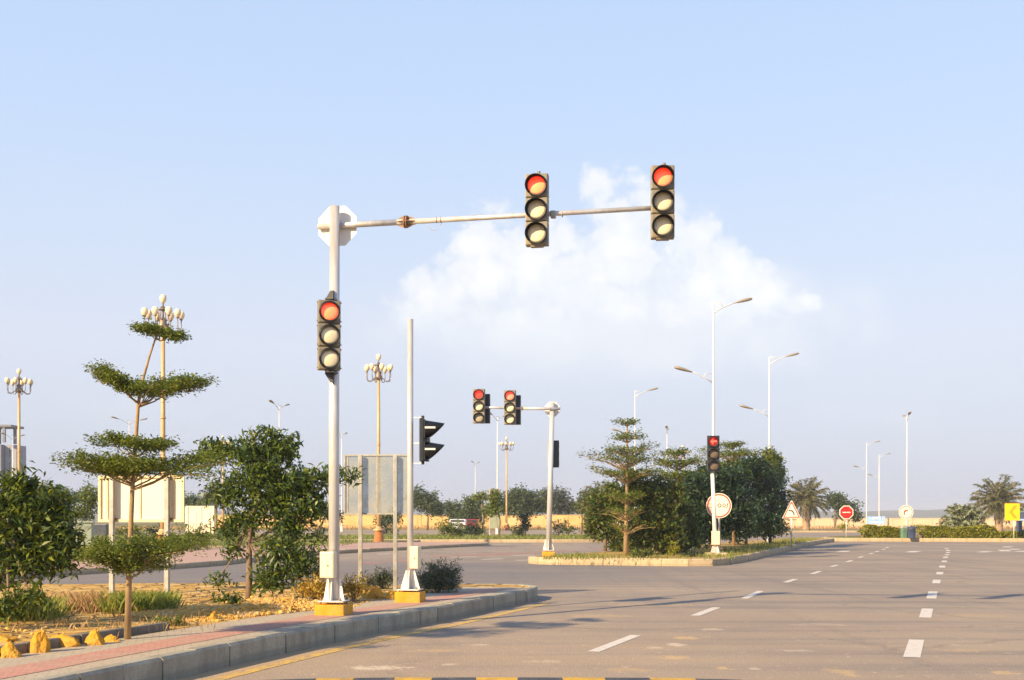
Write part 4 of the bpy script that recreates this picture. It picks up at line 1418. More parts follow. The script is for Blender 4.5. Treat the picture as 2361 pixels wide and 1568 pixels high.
for i, (u, vt, rz, lab) in enumerate(lamps):
    d = (11.25 - EH) * F / (HV - vt)
    if i in TOPPED:
        o = sl1 if i == TOPPED[0] else copy_tree(sl1)
    else:
        o = sl0 if i == 0 else copy_tree(sl0)
    z0 = .2
    o.location = ((u - U0) / F * d, d, z0 - .05); o.rotation_euler = (0, 0, rz)
    o['label'] = lab; o['group'] = 'double arm street lamps along the roads'


def globe_lamp_proto(H=11.7):
    t = thing('globe_lamp', 'x', 'street lamp')
    b = MB()
    b.lathe([(.44, -.05), (.42, .10), (.36, .45), (.30, .62), (.30, .70)], (0, 0, 0), 4); b.build('plinth', 'brick_base', t)
    b = MB(); b.lathe([(.34, .70), (.34, .78), (.22, .80), (.16, .95)], (0, 0, 0), 16); b.build('base', 'pole_beige', t)
    top = H - 1.5
    b = MB(); b.tube([(0, 0, .78), (0, 0, 3), (0, 0, 6), (0, 0, top)], [.13, .115, .10, .085], 12)
    for z in (2.2, 4.2, 6.0):
        b.tube([(0, 0, z), (0, 0, z + .08)], .13, 12)
    b.build('pole', 'pole_beige', t)
    b = MB(); b.lathe([(.10, 0), (.20, .06), (.22, .25), (.16, .34), (.17, .52), (.08, .58)], (0, 0, top - .15), 14); b.build('collar', 'bronze', t)
    b = MB(); b.tube([(0, 0, top + .3), (0, 0, H - .40)], .04, 10)
    for k in range(6):
        a = k * math.pi / 3
        c, s = math.cos(a), math.sin(a)
        zt = H - .80
        b.tube([(.04 * c, .04 * s, zt - .5), (.22 * c, .22 * s, zt - .35), (.20 * c, .20 * s, zt + .05), (.05 * c, .05 * s, zt + .25)], .018, 5)
    b.tube([(0, 0, H - .72), (0, 0, H - .69)], .25, 14)
    b.build('finial_stem', 'bronze', t)
    b = MB(); b.lathe([(.05, -.05), (.11, 0), (.155, .12), (.16, .20), (.12, .31), (.001, .345)], (0, 0, H - .345), 16); b.build('globe', 'globe', t)
    for k in range(8):
        a = 2 * math.pi * k / 8 + .25
        c, s = math.cos(a), math.sin(a)
        rr_ = .84 if k % 2 == 0 else .72
        pts = [(.10, top + .15), (.30, top - .05), (.52, top - .22), (.74, top - .18), (rr_, top + .05), (rr_, top + .42)]
        b = MB(); b.tube([(r * c, r * s, z) for (r, z) in pts], .024, 6)
        b.tube([(rr_ * c, rr_ * s, top + .40), (rr_ * c, rr_ * s, top + .46)], .07, 8)
        b.build('arm', 'bronze', t)
        b = MB(); b.lathe([(.06, -.04), (.11, 0), (.158, .12), (.162, .20), (.12, .31), (.001, .345)], (rr_ * c, rr_ * s, top + .48), 14); b.build('globe', 'globe', t)
    return t


gl0 = globe_lamp_proto()
glamps = [
    (376, 679, 'tall globe cluster lamp rising behind the slender tiered tree'),
    (44, 850, 'globe cluster lamp beside the tower block'),
    (873, 816, 'globe cluster lamp with red plinth seen past the clouded board'),
    (1168, 1007, 'far globe cluster lamp under the arm heads of the island mast'),
    (1574, 1027, 'far globe cluster lamp peeping above the island trees'),
    (1669, 1070, 'farthest globe cluster lamp, mostly hidden in the island trees'),
    (514, 1004, 'far globe cluster lamp partly behind the bushy tree'),
]
for i, (u, vt, lab) in enumerate(glamps):
    d = (11.7 - EH + .2) * F / (HV - vt)
    o = gl0 if i == 0 else copy_tree(gl0)
    o.location = ((u - U0) / F * d, d, .2); o.rotation_euler = (0, 0, R(20 + 17 * i))
    o['label'] = lab; o['group'] = 'globe cluster lamps along the avenue'


# ------------------------------------------------------------------ walls, buildings, cabinets
def wall(name, label, x0, x1, y, h, th, mat, bay, y1=None):
    t = thing(name, label, 'wall', (x0, y, .2), math.atan2((y1 or y) - y, x1 - x0))
    L = math.hypot(x1 - x0, (y1 or y) - y)
    b = MB()
    b.box((L / 2, 0, h / 2 - .1), (L, th, h + .2))
    b.build('wall_face', mat, t)
    b = MB()
    x = 0.0
    while x <= L:
        b.box((x, 0, h / 2), (.28, th + .14, h + .06))
        b.box((x + bay / 2, -th / 2 - .02, h * .52), (bay - .75, .05, h * .55))
        x += bay
    b.build('piers', mat, t)
    b = MB(); b.box((L / 2, 0, h + .05), (L, th + .10, .10)); b.build('coping', mat, t)
    return t


wall('boundary_wall', 'long golden plaster wall behind the far trees', -46, 13.5, 172, 1.95, .25, 'wall_gold', 3.2)
wall('boundary_wall', 'cream plaster wall with panels behind the roundabout hedge', 13.6, 150, 172.4, 1.45, .25, 'wall_cream', 2.9, 163)
wall('boundary_wall', 'short cream wall section past the end of the cream board', -32.0, -29.3, 111, 2.6, .22, 'board_cream', 1.35)

# tower block cut by the left edge
d = 250
t = thing('tower_block', 'shade toned blue grey tower block with dark window strips and open roof frame', 'building', ((38 - U0) / F * d, d, .2), 0)
H = EH + (HV - 1028) * d / F
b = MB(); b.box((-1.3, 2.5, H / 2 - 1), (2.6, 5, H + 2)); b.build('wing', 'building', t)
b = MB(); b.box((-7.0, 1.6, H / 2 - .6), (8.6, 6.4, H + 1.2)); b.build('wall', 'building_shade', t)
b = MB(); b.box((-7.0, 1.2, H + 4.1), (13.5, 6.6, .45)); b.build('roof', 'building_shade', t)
for x in (-2.0, -5.5, -9):
    for y in (-1.6, 3.8):
        b = MB(); b.box((x, y, H + 2.2), (.55, .55, 3.5)); b.build('roof_column', 'building_shade', t)
for fl in range(6):
    zb = H - 2.6 - fl * 3.25
    for x in (-3.6, -5.1, -7.6):
        f = MB(); f.box((x, -1.62, zb + .9), (.85, .10, 2.1)); f = f.build('window', 'window', t)
    f = MB(); f.box((.02, 2.2, zb + .9), (.12, 1.5, 2.0)); f.build('window', 'window', t)
    f = MB(); f.box((-1.5, -.02, zb + .9), (.16, .12, 2.3)); f.build('window', 'window', t)

# low buildings beyond the wall
for (u0, u1, vt, d, lab) in ((2252, 2420, 1163, 330, 'low pale building beyond the cream wall behind the palm'),):
    x0, x1 = (u0 - U0) / F * d, (u1 - U0) / F * d
    h = EH + (HV - vt) * d / F
    t = thing('low_building', lab, 'building', ((x0 + x1) / 2, d, .2), 0)
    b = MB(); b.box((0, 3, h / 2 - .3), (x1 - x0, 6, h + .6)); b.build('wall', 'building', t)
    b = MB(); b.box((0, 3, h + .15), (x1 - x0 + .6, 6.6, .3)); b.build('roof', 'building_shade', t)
    for k in range(7):
        f = MB(); f.box((-(x1 - x0) / 2 + 1.4 + k * 2.9, -.02, h * .62), (.9, .1, h * .36)); f.build('window', 'window', t)

# electrical cabinet and things behind the boards
d = 58.7
t = thing('electrical_cabinet', 'pale green metal electrical cabinet with louvres by the broad leaved tree', 'cabinet', ((193 - U0) / F * d, d, .0), R(14))
b = MB(); b.box((0, 0, .72), (.90, .75, 1.40), bev=.02); b.build('body', 'kiosk_green', t)
b = MB(); b.prism([(-.52, 1.42), (.52, 1.42), (.50, 1.50), (-.50, 1.50)], -.45, .45); b.build('roof', 'kiosk_green', t)
for sx in (-1, 1):
    b = MB(); b.box((sx * .215, -.385, .72), (.41, .02, 1.25), bev=.004); dd = b.build('door', 'kiosk_green', t)
    b = MB()
    for k in range(5):
        b.box((sx * .215, -.40, 1.24 - .035 * k), (.30, .012, .014))
    b.build('louvre', 'galv_dull', dd)
d = 92
t = thing('site_cabin', 'dark blue grey cabin with a brown post under the cream board', 'cabin', ((236 - U0) / F * d, d, .0), R(-4))
b = MB(); b.box((0, 0, .55), (1.12, 1.2, 1.1), bev=.02); b.build('body', 'window', t)
b = MB(); b.box((-.66, -.2, .65), (.14, .14, 1.3)); b.build('post', 'rust', t)
b = MB(); b.box((0, 0, 1.14), (1.24, 1.32, .08), bev=.01); b.build('roof', 'building_shade', t)


def car(label, u, d, rz, mat):
    t = thing('parked_car', label, 'car', ((u - U0) / F * d, d, .205), rz)
    b = MB()
    prof = [(-2.0, .28), (2.05, .28), (2.08, .62), (1.2, .86), (.55, 1.38), (-1.35, 1.40), (-1.95, .95), (-2.05, .6)]
    b.prism(prof, -.78, .78); o = b.build('body', mat, t)
    bm = bmesh.new(); bm.from_mesh(o.data); bmesh.ops.bevel(bm, geom=list(bm.edges), offset=.07, segments=3, affect='EDGES'); bm.to_mesh(o.data); bm.free()
    b = MB(); b.prism([(-1.25, .92), (1.0, .92), (.5, 1.30), (-1.15, 1.32)], -.785, .785); b.build('side_windows', 'window', t)
    b = MB(); b.box((-1.72, 0, 1.16), (.05, 1.25, .36), rot=Matrix.Rotation(R(-35), 3, 'Y')); b.build('rear_window', 'window', t)
    for sy in (-1, 1):
        b = MB(); b.box((-2.0, sy * .6, .78), (.10, .26, .16), bev=.02); b.build('tail_light', 'sign_pure_red', t)
    for x in (-1.25, 1.3):
        for sy in (-1, 1):
            b = MB(); b.tube([(x, sy * .62, .3), (x, sy * .80, .3)], .3, 18); w_ = b.build('wheel', 'rubber', t)
            b = MB(); b.tube([(x, sy * .79, .3), (x, sy * .812, .3)], .18, 12); b.build('rim', 'galv', w_)
    return t


car('white parked car half hidden by shrubs under the far trees', 1057, 106, R(90), 'car_white')
car('dark red parked car half hidden under the far trees', 1087, 120, R(88), 'car_red')


# ------------------------------------------------------------------ vegetation
def leaf_mesh(name, mat, parent, C, length, width, rng, up=0.5, droop=0.0, dirs=None):
    """one small pointed folded leaf at every centre"""
    n = len(C)
    C = np.asarray(C, dtype=np.float64)
    nrm = rng.normal(size=(n, 3)); nrm[:, 2] = np.abs(nrm[:, 2]) + up
    nrm /= np.linalg.norm(nrm, axis=1)[:, None]
    ax = rng.normal(size=(n, 3)) if dirs is None else dirs + rng.normal(size=(n, 3)) * .45
    ax[:, 2] -= droop
    ax -= nrm * (ax * nrm).sum(1)[:, None]
    ax /= np.linalg.norm(ax, axis=1)[:, None] + 1e-9
    sd = np.cross(nrm, ax)
    L = length * rng.uniform(.55, 1.35, n)[:, None]
    W = width * rng.uniform(.6, 1.25, n)[:, None]
    V = np.empty((n, 4, 3))
    V[:, 0] = C - ax * L * .5
    V[:, 1] = C - sd * W * .5 + nrm * W * .18
    V[:, 2] = C + ax * L * .5 - np.array([0, 0, 1]) * L * .12
    V[:, 3] = C + sd * W * .5 + nrm * W * .18
    me = bpy.data.meshes.new(name)
    me.vertices.add(n * 4); me.loops.add(n * 4); me.polygons.add(n)
    me.vertices.foreach_set('co', V.reshape(-1))
    me.loops.foreach_set('vertex_index', np.arange(n * 4, dtype=np.int32))
    me.polygons.foreach_set('loop_start', np.arange(0, n * 4, 4, dtype=np.int32))
    me.polygons.foreach_set('loop_total', np.full(n, 4, dtype=np.int32))
    me.update(calc_edges=True)
    me.materials.append(M[mat])
    o = bpy.data.objects.new(name, me)
    COL.objects.link(o)
    if parent is not None:
        o.parent = parent
    return o


def blob_points(rng, blobs, per=12, spread=.10, shell=.45):
    """blobs: (cx,cy,cz,rx,ry,rz,n) -> twig clusters of leaves with gaps between"""
    out = []
    for (cx, cy, cz, rx, ry, rz, n) in blobs:
        k = max(1, n // per)
        v = rng.normal(size=(k, 3)); v /= np.linalg.norm(v, axis=1)[:, None]
        r = rng.uniform(0, 1, k) ** shell
        # lumpy outline
        ph = rng.uniform(0, 6.28, 3)
        lump = 1 + .20 * np.sin(v[:, 0] * 5 + ph[0]) + .18 * np.sin(v[:, 2] * 6 + ph[1]) + .14 * np.sin(v[:, 1] * 7 + ph[2])
        p = v * (r * lump)[:, None] * np.array([rx, ry, rz]) + np.array([cx, cy, cz])
        q = np.repeat(p, per, axis=0) + rng.normal(size=(k * per, 3)) * spread * np.array([1, 1, .7])
        out.append(q)
    return np.concatenate(out)


def tree(name, label, cat, base, blobs, leaf, length, width, trunk_pts=None, trunk_r=(.1, .05), bark='bark', limbs=True, per=12, spread=.1,
         seed=0, up=.5, droop=.2, shell=.45, group=None, crown='crown', extra_sticks=0):
    rng = np.random.default_rng(seed)
    t = thing(name, label, cat, base, 0, group)
    bl = [tuple(b) for b in blobs]
    if trunk_pts:
        m = MB()
        k = len(trunk_pts)
        m.tube(trunk_pts, [trunk_r[0] + (trunk_r[1] - trunk_r[0]) * i / (k - 1) for i in range(k)], 10)
        if limbs:
            for b in bl:
                j = int(rng.integers(max(0, k // 2 - 1), k))
                a = Vector(trunk_pts[j]); e = Vector(b[:3])
                mid = a.lerp(e, .5) + Vector((0, 0, -.12 * (e - a).length))
                r0 = trunk_r[1] * .8
                m.tube([a, mid, e], [r0, r0 * .6, r0 * .2], 6, caps=False)
                for s in range(extra_sticks):
                    v = rng.normal(size=3); v[2] = abs(v[2]) * .6; v /= np.linalg.norm(v)
                    tip = e + Vector(v * np.array(b[3:6]) * .95)
                    m.tube([e, e.lerp(tip, .55) + Vector((0, 0, .05)), tip], [r0 * .28, r0 * .2, r0 * .08], 4, caps=False)
        m.build('trunk', bark, t)
    C = blob_points(rng, bl, per, spread, shell)
    C = C[C[:, 2] > 0.01]
    leaf_mesh(crown, leaf, t, C, length, width, rng, up, droop)
    return t


def pxblobs(base, d, lst, depth=.8):
    """ellipses measured on the picture (u, v, ru, rv, n[, dy]) turned into volumes round a tree at distance d"""
    out = []
    for q in lst:
        u, v, ru, rv, n = q[:5]
        dy = q[5] if len(q) > 5 else 0.0
        p = P(u, v, d + dy) - Vector(base)
        rx = ru * d / F; rz = rv * d / F
        out.append((p.x, p.y, p.z, rx, rx * depth, rz, n))
    return out


def tier_tree(name, label, base, trunk, tr, tiers, leaf, length, width, seed, d, group=None, bark='bark_ochre', dens=1.0):
    """flat layered crown: tiers = (v, u_left, u_right, thick_px, rise_left, rise_right, n, u_trunk)"""
    rng = np.random.default_rng(seed)
    t = thing(name, label, 'tree', base, 0, group)
    k = len(trunk)
    m = MB()
    tp = [P(u, v, d) - Vector(base) for (u, v) in trunk]
    m.tube(tp, [tr[0] + (tr[1] - tr[0]) * (i / (k - 1)) ** .6 for i in range(k)], 12)
    pts = []
    dirs = []
    s = d / F
    for (v, ul, ur, th, rl, rrr, n, ut) in tiers:
        c = P(ut, v, d) - Vector(base)
        nb = max(7, int((ur - ul) * s * 9))
        wts = []
        for b in range(nb):
            ph = 2 * math.pi * (b + rng.uniform(-.35, .35)) / nb
            cx, cy = math.cos(ph), math.sin(ph)
            side = (ut - ul) if cx < 0 else (ur - ut)
            avg = .5 * (ur - ul) / 2 * 1.0 + .25 * side
            reach = math.hypot(cx * side, cy * avg) * s * rng.uniform(.5, 1.1)
            rise = (rl if cx < 0 else rrr) * s * abs(cx) + (.04 + .07 * rng.normal()) * reach
            drop = .12 * reach + .35 * th * s
            a = c + Vector((0, 0, -drop))
            e = c + Vector((cx * reach, cy * reach, rise))
            md = c + Vector((cx * reach * .42, cy * reach * .42, -drop * .15 + rise * .25))
            r0 = tr[0] * .22 * (reach / (s * 200) + .5)
            m.tube([a, a.lerp(md, .55) + Vector((0, 0, -.02)), md, md.lerp(e, .55) + Vector((0, 0, .01)), e], [r0, r0 * .8, r0 * .6, r0 * .4, r0 * .15], 5, caps=False)
            nl = int(n / nb * dens)
            ntw = max(2, nl // 9)
            # leaf rosettes on twigs fanning out towards the tip
            f = rng.uniform(.16, 1.0, ntw) ** .62
            lat = rng.normal(size=ntw) * (.08 + .20 * f) * reach * .5
            hz = rng.normal(size=ntw) * th * s * .15 + np.abs(rng.normal(size=ntw)) * th * s * .17
            for i in range(ntw):
                fi = f[i]
                p = md.lerp(e, max(0, (fi - .42) / .58)) if fi > .42 else a.lerp(md, fi / .42)
                q = p + Vector((-cy, cx, 0)) * lat[i] + Vector((0, 0, hz[i] + .02))
                pts.append((q.x, q.y, q.z)); dirs.append((cx, cy, .2))
    C = np.repeat(np.array(pts), 9, axis=0)
    D = np.repeat(np.array(dirs), 9, axis=0)
    sp_ = length * 1.15
    C = C + rng.normal(size=C.shape) * np.array([sp_, sp_, sp_ * .5])
    m.build('trunk', bark, t)
    leaf_mesh('crown', leaf, t, C, length, width, rng, .8, 0.0, D)
    return t


# --- slender tiered tree at the pavement's edge
d = 12.75
base = Vector(((294 - U0) / F * d, d, KZ - .012))
tier_tree('tiered_tree', 'slender young tree with flat leafy tiers beside the pavement edging', base,
          [(294, 1473), (298, 1300), (306, 1110), (314, 1000), (319, 930), (331, 870), (345, 820), (358, 782), (376, 748)], (.040, .007),
          [(1278, 180, 500, 62, -18, 6, 7600, 300), (1305, 245, 415, 50, -16, -10, 1700, 300), (1085, 128, 522, 52, 4, 6, 7000, 307), (1030, 212, 415, 34, 6, -8, 2100, 312),
           (908, 198, 500, 36, 44, 24, 4300, 320), (872, 204, 262, 30, 14, -14, 520, 238), (890, 395, 490, 24, -6, 12, 700, 430), (770, 312, 455, 24, 2, -12, 1400, 368)],
          'leaf_tier', .040, .022, 3, d, dens=1.45)
# thin twig tips of the third tier, rising to the left, belong to the same crown (drawn with it)

# --- broad-leaved tree cut by the left edge
d = 14.2
base = Vector(((-25 - U0) / F * d, d, KZ - .012))
tree('broad_leaf_tree', 'broad dark leaved tree with drooping foliage cut by the edge beside grass', 'tree', base,
     pxblobs(base, d, [(20, 1160, 75, 60, 900), (95, 1165, 60, 55, 800), (60, 1215, 85, 60, 1100), (135, 1230, 45, 55, 700), (20, 1275, 60, 60, 800), (100, 1285, 60, 50, 750),
                       (-60, 1200, 70, 90, 900), (45, 1125, 45, 28, 380), (150, 1275, 25, 38, 250), (-40, 1330, 50, 50, 350), (70, 1375, 48, 25, 260, -.3), (20, 1400, 45, 28, 230, -.3)]),
     'leaf_mango', .135, .038, [(0, 0, -.05), (.02, 0, .5), (.06, .02, 1.0), (.22, .0, 1.5)], (.075, .04), per=9, spread=.085, seed=11, up=.25, droop=.9, extra_sticks=3, shell=.6)

# --- bushy tree beside the near mast
d = 18.2
base = Vector(((572 - U0) / F * d, d, KZ - .012))
tp = [P(u, v, d) - base for (u, v) in ((572, 1396), (575, 1330), (574, 1250), (582, 1190), (600, 1120), (605, 1060))]
tree('bushy_tree', 'dense dark bushy tree with pinkish trunk standing on rubble beside the near mast', 'tree', base,
     [tuple(q[:6]) + (int(q[6] * .82),) for q in pxblobs(base, d, [(575, 1045, 48, 30, 1000), (645, 1038, 40, 34, 800), (505, 1040, 46, 24, 560), (605, 1095, 72, 36, 1500), (695, 1110, 52, 36, 1000), (535, 1138, 48, 36, 800),
                       (635, 1150, 72, 42, 1700), (718, 1165, 38, 42, 800), (568, 1200, 48, 28, 560), (665, 1210, 56, 34, 900), (525, 1218, 34, 24, 260), (538, 1265, 24, 28, 170),
                       (655, 1272, 58, 36, 900, -.2), (628, 1332, 52, 34, 820, -.2), (692, 1305, 42, 28, 420, -.2), (715, 1285, 30, 18, 200), (500, 1335, 22, 16, 110), (770, 1092, 34, 12, 170),
                       (812, 1100, 16, 14, 90), (745, 1105, 25, 15, 130), (628, 1006, 32, 14, 180), (482, 1048, 26, 18, 150), (590, 1008, 20, 14, 110), (668, 1018, 16, 16, 110), (735, 1240, 20, 14, 80)])],
     'leaf_dark', .125, .040, [tuple(q) for q in tp], (.055, .03), per=8, spread=.09, seed=12, up=.2, droop=.7, extra_sticks=2, shell=.6)

# --- shrubs near the second post
def shrub(label, u, vb, vt, ru, d, leaf, n, length, width, seed, z0=KZ, name='shrub', up=.2, spread=.05, shell=.5, group=None, per=9):
    base = Vector(((u - U0) / F * d, d, z0 - .012))
    vc = (vb + vt) / 2
    bl = pxblobs(base, d, [(u, vc + (vb - vt) * .1, ru, (vb - vt) * .5, int(n * .6)), (u - ru * .45, vc + (vb - vt) * .18, ru * .5, (vb - vt) * .32, int(n * .2)),
                           (u + ru * .45, vc + (vb - vt) * .16, ru * .5, (vb - vt) * .34, int(n * .2))])
    rng = np.random.default_rng(seed)
    t = thing(name, label, 'shrub', base, 0, group)
    m = MB()
    for k in range(7):
        a = rng.uniform(0, 6.28); r = rng.uniform(.2, .7)
        e = Vector((math.cos(a) * r * ru * d / F, math.sin(a) * r * ru * d / F, (vb - vt) * d / F * rng.uniform(.5, .85)))
        m.tube([(0, 0, -.03), e * .5 + Vector((0, 0, .03)), e], [.018, .012, .004], 5, caps=False)
    m.build('stem', 'bark', t)
    C = blob_points(rng, bl, per, spread, shell)
    C = C[C[:, 2] > 0.0]
    D = C.copy(); D[:, 2] = np.abs(D[:, 2]) + .25
    D /= np.linalg.norm(D, axis=1)[:, None]
    leaf_mesh('foliage', leaf, t, C, length, width, rng, up, -.2, D)
    return t


shrub('rounded blue green shrub at the pavement corner just past the second signal post', 1012, 1366, 1287, 52, 20.9, 'leaf_blue', 5200, .09, .016, 21)
shrub('small dark blue shrub behind the ochre boulder between the board posts', 882, 1352, 1306, 30, 22.0, 'leaf_blue', 1500, .09, .016, 22)
shrub('pale green weed clump beside the left post of the clouded board', 851, 1362, 1306, 14, 21.3, 'leaf_grey', 320, .09, .018, 23, name='weed_clump')
shrub('leafy green plant at the foot of the bushy tree', 530, 1408, 1362, 32, 16.9, 'leaf_dark', 420, .14, .04, 24, name='leafy_plant')
shrub('low green weeds on the end of the pavement edging', 385, 1446, 1420, 42, 14.4, 'leaf_tier', 420, .07, .02, 25, name='weed_clump')
shrub('ochre dry bush behind the near mast footing', 725, 1378, 1318, 46, 17.9, 'leaf_straw', 1100, .09, .022, 26, name='dry_bush')
shrub('ochre and green dry bush between mast and clouded board', 815, 1372, 1322, 32, 18.6, 'leaf_straw', 800, .09, .022, 27, name='dry_bush')
shrub('yellow green sprig behind the control box of the near mast', 735, 1330, 1295, 18, 18.4, 'leaf_hedge', 200, .09, .02, 28, name='weed_clump')

# --- island trees
ID = .235
d = 42.3
base = Vector(((1444 - U0) / F * d, d, ID))
tier_tree('tiered_tree', 'pale trunked tiered tree at the front of the island planting', base,
          [(1443, 1286), (1444, 1200), (1446, 1100), (1446, 1040), (1446, 975)], (.11, .025),
          [(976, 1418, 1472, 12, 0, 0, 520, 1446), (1010, 1404, 1494, 18, 2, 2, 800, 1446), (1042, 1394, 1525, 20, 0, 8, 1300, 1446), (1066, 1326, 1505, 20, 16, 8, 1700, 1446),
           (1098, 1340, 1520, 20, 8, 8, 1800, 1446), (1150, 1380, 1515, 22, 4, 6, 1400, 1446), (1185, 1365, 1515, 24, 6, 8, 900, 1445), (1218, 1392, 1510, 22, 6, 4, 500, 1444)],
          'leaf_tier', .105, .05, 31, d, dens=.8)
isl_trees = [
    (1395, 1275, 47.5, 'low yellowish tree at the left end of the island planting', 'leaf_bush', [(1400, 1180, 40, 60, 1100), (1375, 1215, 28, 28, 400), (1420, 1140, 30, 30, 500), (1425, 1240, 30, 30, 450)]),
    (1500, 1280, 43.5, 'brownish green bushy tree just behind the pale trunked tiered tree', 'leaf_bush', [(1480, 1130, 45, 40, 1100), (1530, 1150, 50, 45, 1300), (1500, 1200, 60, 45, 1300), (1470, 1245, 40, 32, 600), (1540, 1240, 45, 40, 900)]),
    (1570, 1278, 46.0, 'yellow green shrubby tree at the island kerb before the dark clump', 'leaf_bush', [(1570, 1215, 30, 50, 900), (1555, 1255, 26, 28, 500), (1585, 1250, 18, 30, 350), (1560, 1175, 22, 26, 350)]),
    (1610, 1268, 53.0, 'deep green filler tree between the tiered tops behind the arrow signal', 'leaf_shade', [(1600, 1120, 50, 35, 900), (1650, 1100, 55, 30, 900), (1560, 1150, 45, 45, 900), (1580, 1215, 45, 40, 800), (1740, 1085, 40, 26, 600)]),
    (1640, 1266, 49.0, 'very dark bushy tree behind the large round sign', 'leaf_shade', [(1620, 1130, 55, 40, 1200), (1680, 1120, 55, 40, 1200), (1640, 1180, 65, 45, 1400), (1700, 1185, 55, 50, 1300), (1620, 1225, 45, 28, 700)]),
    (1720, 1262, 60.0, 'dark wide tree to the right of the large round sign', 'leaf_shade', [(1720, 1085, 45, 32, 900), (1760, 1130, 50, 45, 1200), (1720, 1190, 60, 45, 1300), (1770, 1205, 40, 36, 900), (1690, 1230, 40, 22, 500)]),
    (1775, 1258, 62.5, 'dark tree with a bright yellow green top at the narrow end of the island', 'leaf_shade', [(1780, 1110, 35, 42, 900), (1795, 1165, 28, 50, 900), (1770, 1215, 40, 30, 700)]),
    (1776, 1256, 64.0, 'yellow green slim tree top showing above the dark end of the planting', 'leaf_tier', [(1775, 1062, 22, 26, 600), (1772, 1085, 30, 20, 450), (1790, 1080, 16, 22, 300)]),
]
for i, (u, vb, d, lab, lf, bl) in enumerate(isl_trees):
    base = Vector(((u - U0) / F * d, d, ID))
    bls = pxblobs(base, d, bl, depth=.9)
    ztop = max(b[2] for b in bls)
    bls = [tuple(q[:6]) + (int(q[6] * 2.7),) for q in bls]
    tree('island_tree', lab, 'tree', base, bls, lf, .19, .085, [(0, 0, -.05), (.03, .02, ztop * .35), (-.03, 0, ztop * .6), (0, .02, ztop * .85)], (.09, .035),
         per=10, spread=.14, seed=40 + i, up=.45, droop=.2, group='trees planted on the island', shell=.5)
d = 50.5
base = Vector(((1562 - U0) / F * d, d, ID))
tier_tree('tiered_tree', 'tiered island tree whose pale flat tops show left of the red arrow', base, [(1562, 1268), (1563, 1150), (1560, 1040)], (.10, .03),
          [(1047, 1500, 1580, 14, 0, 4, 800, 1560), (1072, 1488, 1625, 18, 4, 6, 1600, 1561), (1100, 1480, 1640, 22, 4, 6, 2000, 1562), (1135, 1490, 1640, 24, 4, 4, 1800, 1562)],
          'leaf_tier', .12, .058, 34, d)
d = 59
base = Vector(((1692 - U0) / F * d, d, ID))
tier_tree('tiered_tree', 'tiered island tree whose pale flat tops show right of the red arrow', base, [(1692, 1260), (1690, 1150), (1688, 1025)], (.10, .03),
          [(1029, 1655, 1718, 12, 0, 2, 800, 1688), (1050, 1590, 1752, 18, 4, 6, 2000, 1689), (1076, 1585, 1765, 20, 4, 6, 2300, 1690), (1106, 1600, 1775, 24, 4, 4, 2200, 1690)],
          'leaf_tier', .125, .06, 35, d)
# thin stems under the planting
for i, (u, d) in enumerate([(1690, 52), (1728, 55), (1750, 57), (1668, 50)]):
    pass
shrub('small bright green sprout before the dark clump on the island', 1553, 1285, 1240, 12, 40.3, 'leaf_hedge', 260, .13, .05, 51, z0=ID)
shrub('grey green low shrub at the island kerb by the arrow signal', 1598, 1284, 1258, 20, 40.8, 'leaf_grey', 420, .12, .05, 52, z0=ID)
shrub('low green shrub below the pale trunked tiered tree', 1480, 1286, 1262, 34, 40.2, 'leaf_bush', 520, .12, .05, 53, z0=ID)


# --- palms
def palm(label, u, vb, vcrown, d, n, flen, leaf, seed, z0=.205, trunk=True, r=.17, stiff=.5, name='palm_tree', lw=.035, ll=.30):
    rng = np.random.default_rng(seed)
    base = Vector(((u - U0) / F * d, d, z0))
    t = thing(name, label, 'palm tree', base, 0)
    h = EH + (HV - vcrown) * d / F - z0
    m = MB()
    if trunk:
        zs = np.linspace(-.05, h, 16)
        m.tube([(0, 0, z) for z in zs], [r * (1.15 - .25 * i / 15 + (.10 if i % 2 else 0)) for i in range(16)], 12)
    else:
        m.tube([(0, 0, -.05), (0, 0, max(.3, h))], [r, r * .7], 10)
    C, D, S = [], [], []
    for k in range(n):
        a = 2 * math.pi * k * .382 + rng.uniform(-.2, .2)
        el = R(82) - (k / n) * R(120) * (1.0 if trunk else .75) + rng.uniform(-.1, .1)
        L = flen * rng.uniform(.8, 1.08)
        hd = np.array([math.cos(a), math.sin(a), 0.0])
        p = np.array([0, 0, h]); q = el
        path = [p.copy()]
        st = 12
        for i in range(st):
            dv = hd * math.cos(q) + np.array([0, 0, math.sin(q)])
            p = p + dv * L / st
            q -= stiff * (1.6 / st) * (0.5 + i / st)
            path.append(p.copy())
        m.tube([Vector(x) for x in path[::2]], [.028, .024, .02, .016, .012, .008, .004][:len(path[::2])], 4, caps=False)
        for i in range(2, st + 1):
            tv = path[i] - path[i - 1]; tv /= np.linalg.norm(tv)
            sdv = np.cross(tv, [0, 0, 1.0]); sdv /= np.linalg.norm(sdv) + 1e-9
            for j in range(4):
                for sg_ in (-1, 1):
                    dd = sdv * sg_ * .8 + tv * .75 + np.array([0, 0, -.35 + rng.normal() * .12])
                    dd /= np.linalg.norm(dd)
                    ln = ll * (1 - .5 * abs(i / st - .45))
                    o_ = path[i - 1] + (path[i] - path[i - 1]) * (j / 4)
                    C.append(o_ + dd * ln * .5); D.append(dd); S.append(ln)
    m.build('trunk', 'palm_bark', t)
    C = np.array(C); D = np.array(D)
    leaf_mesh('crown', leaf, t, C, ll * .95, lw, rng, .3, .1, D * 6)
    return t


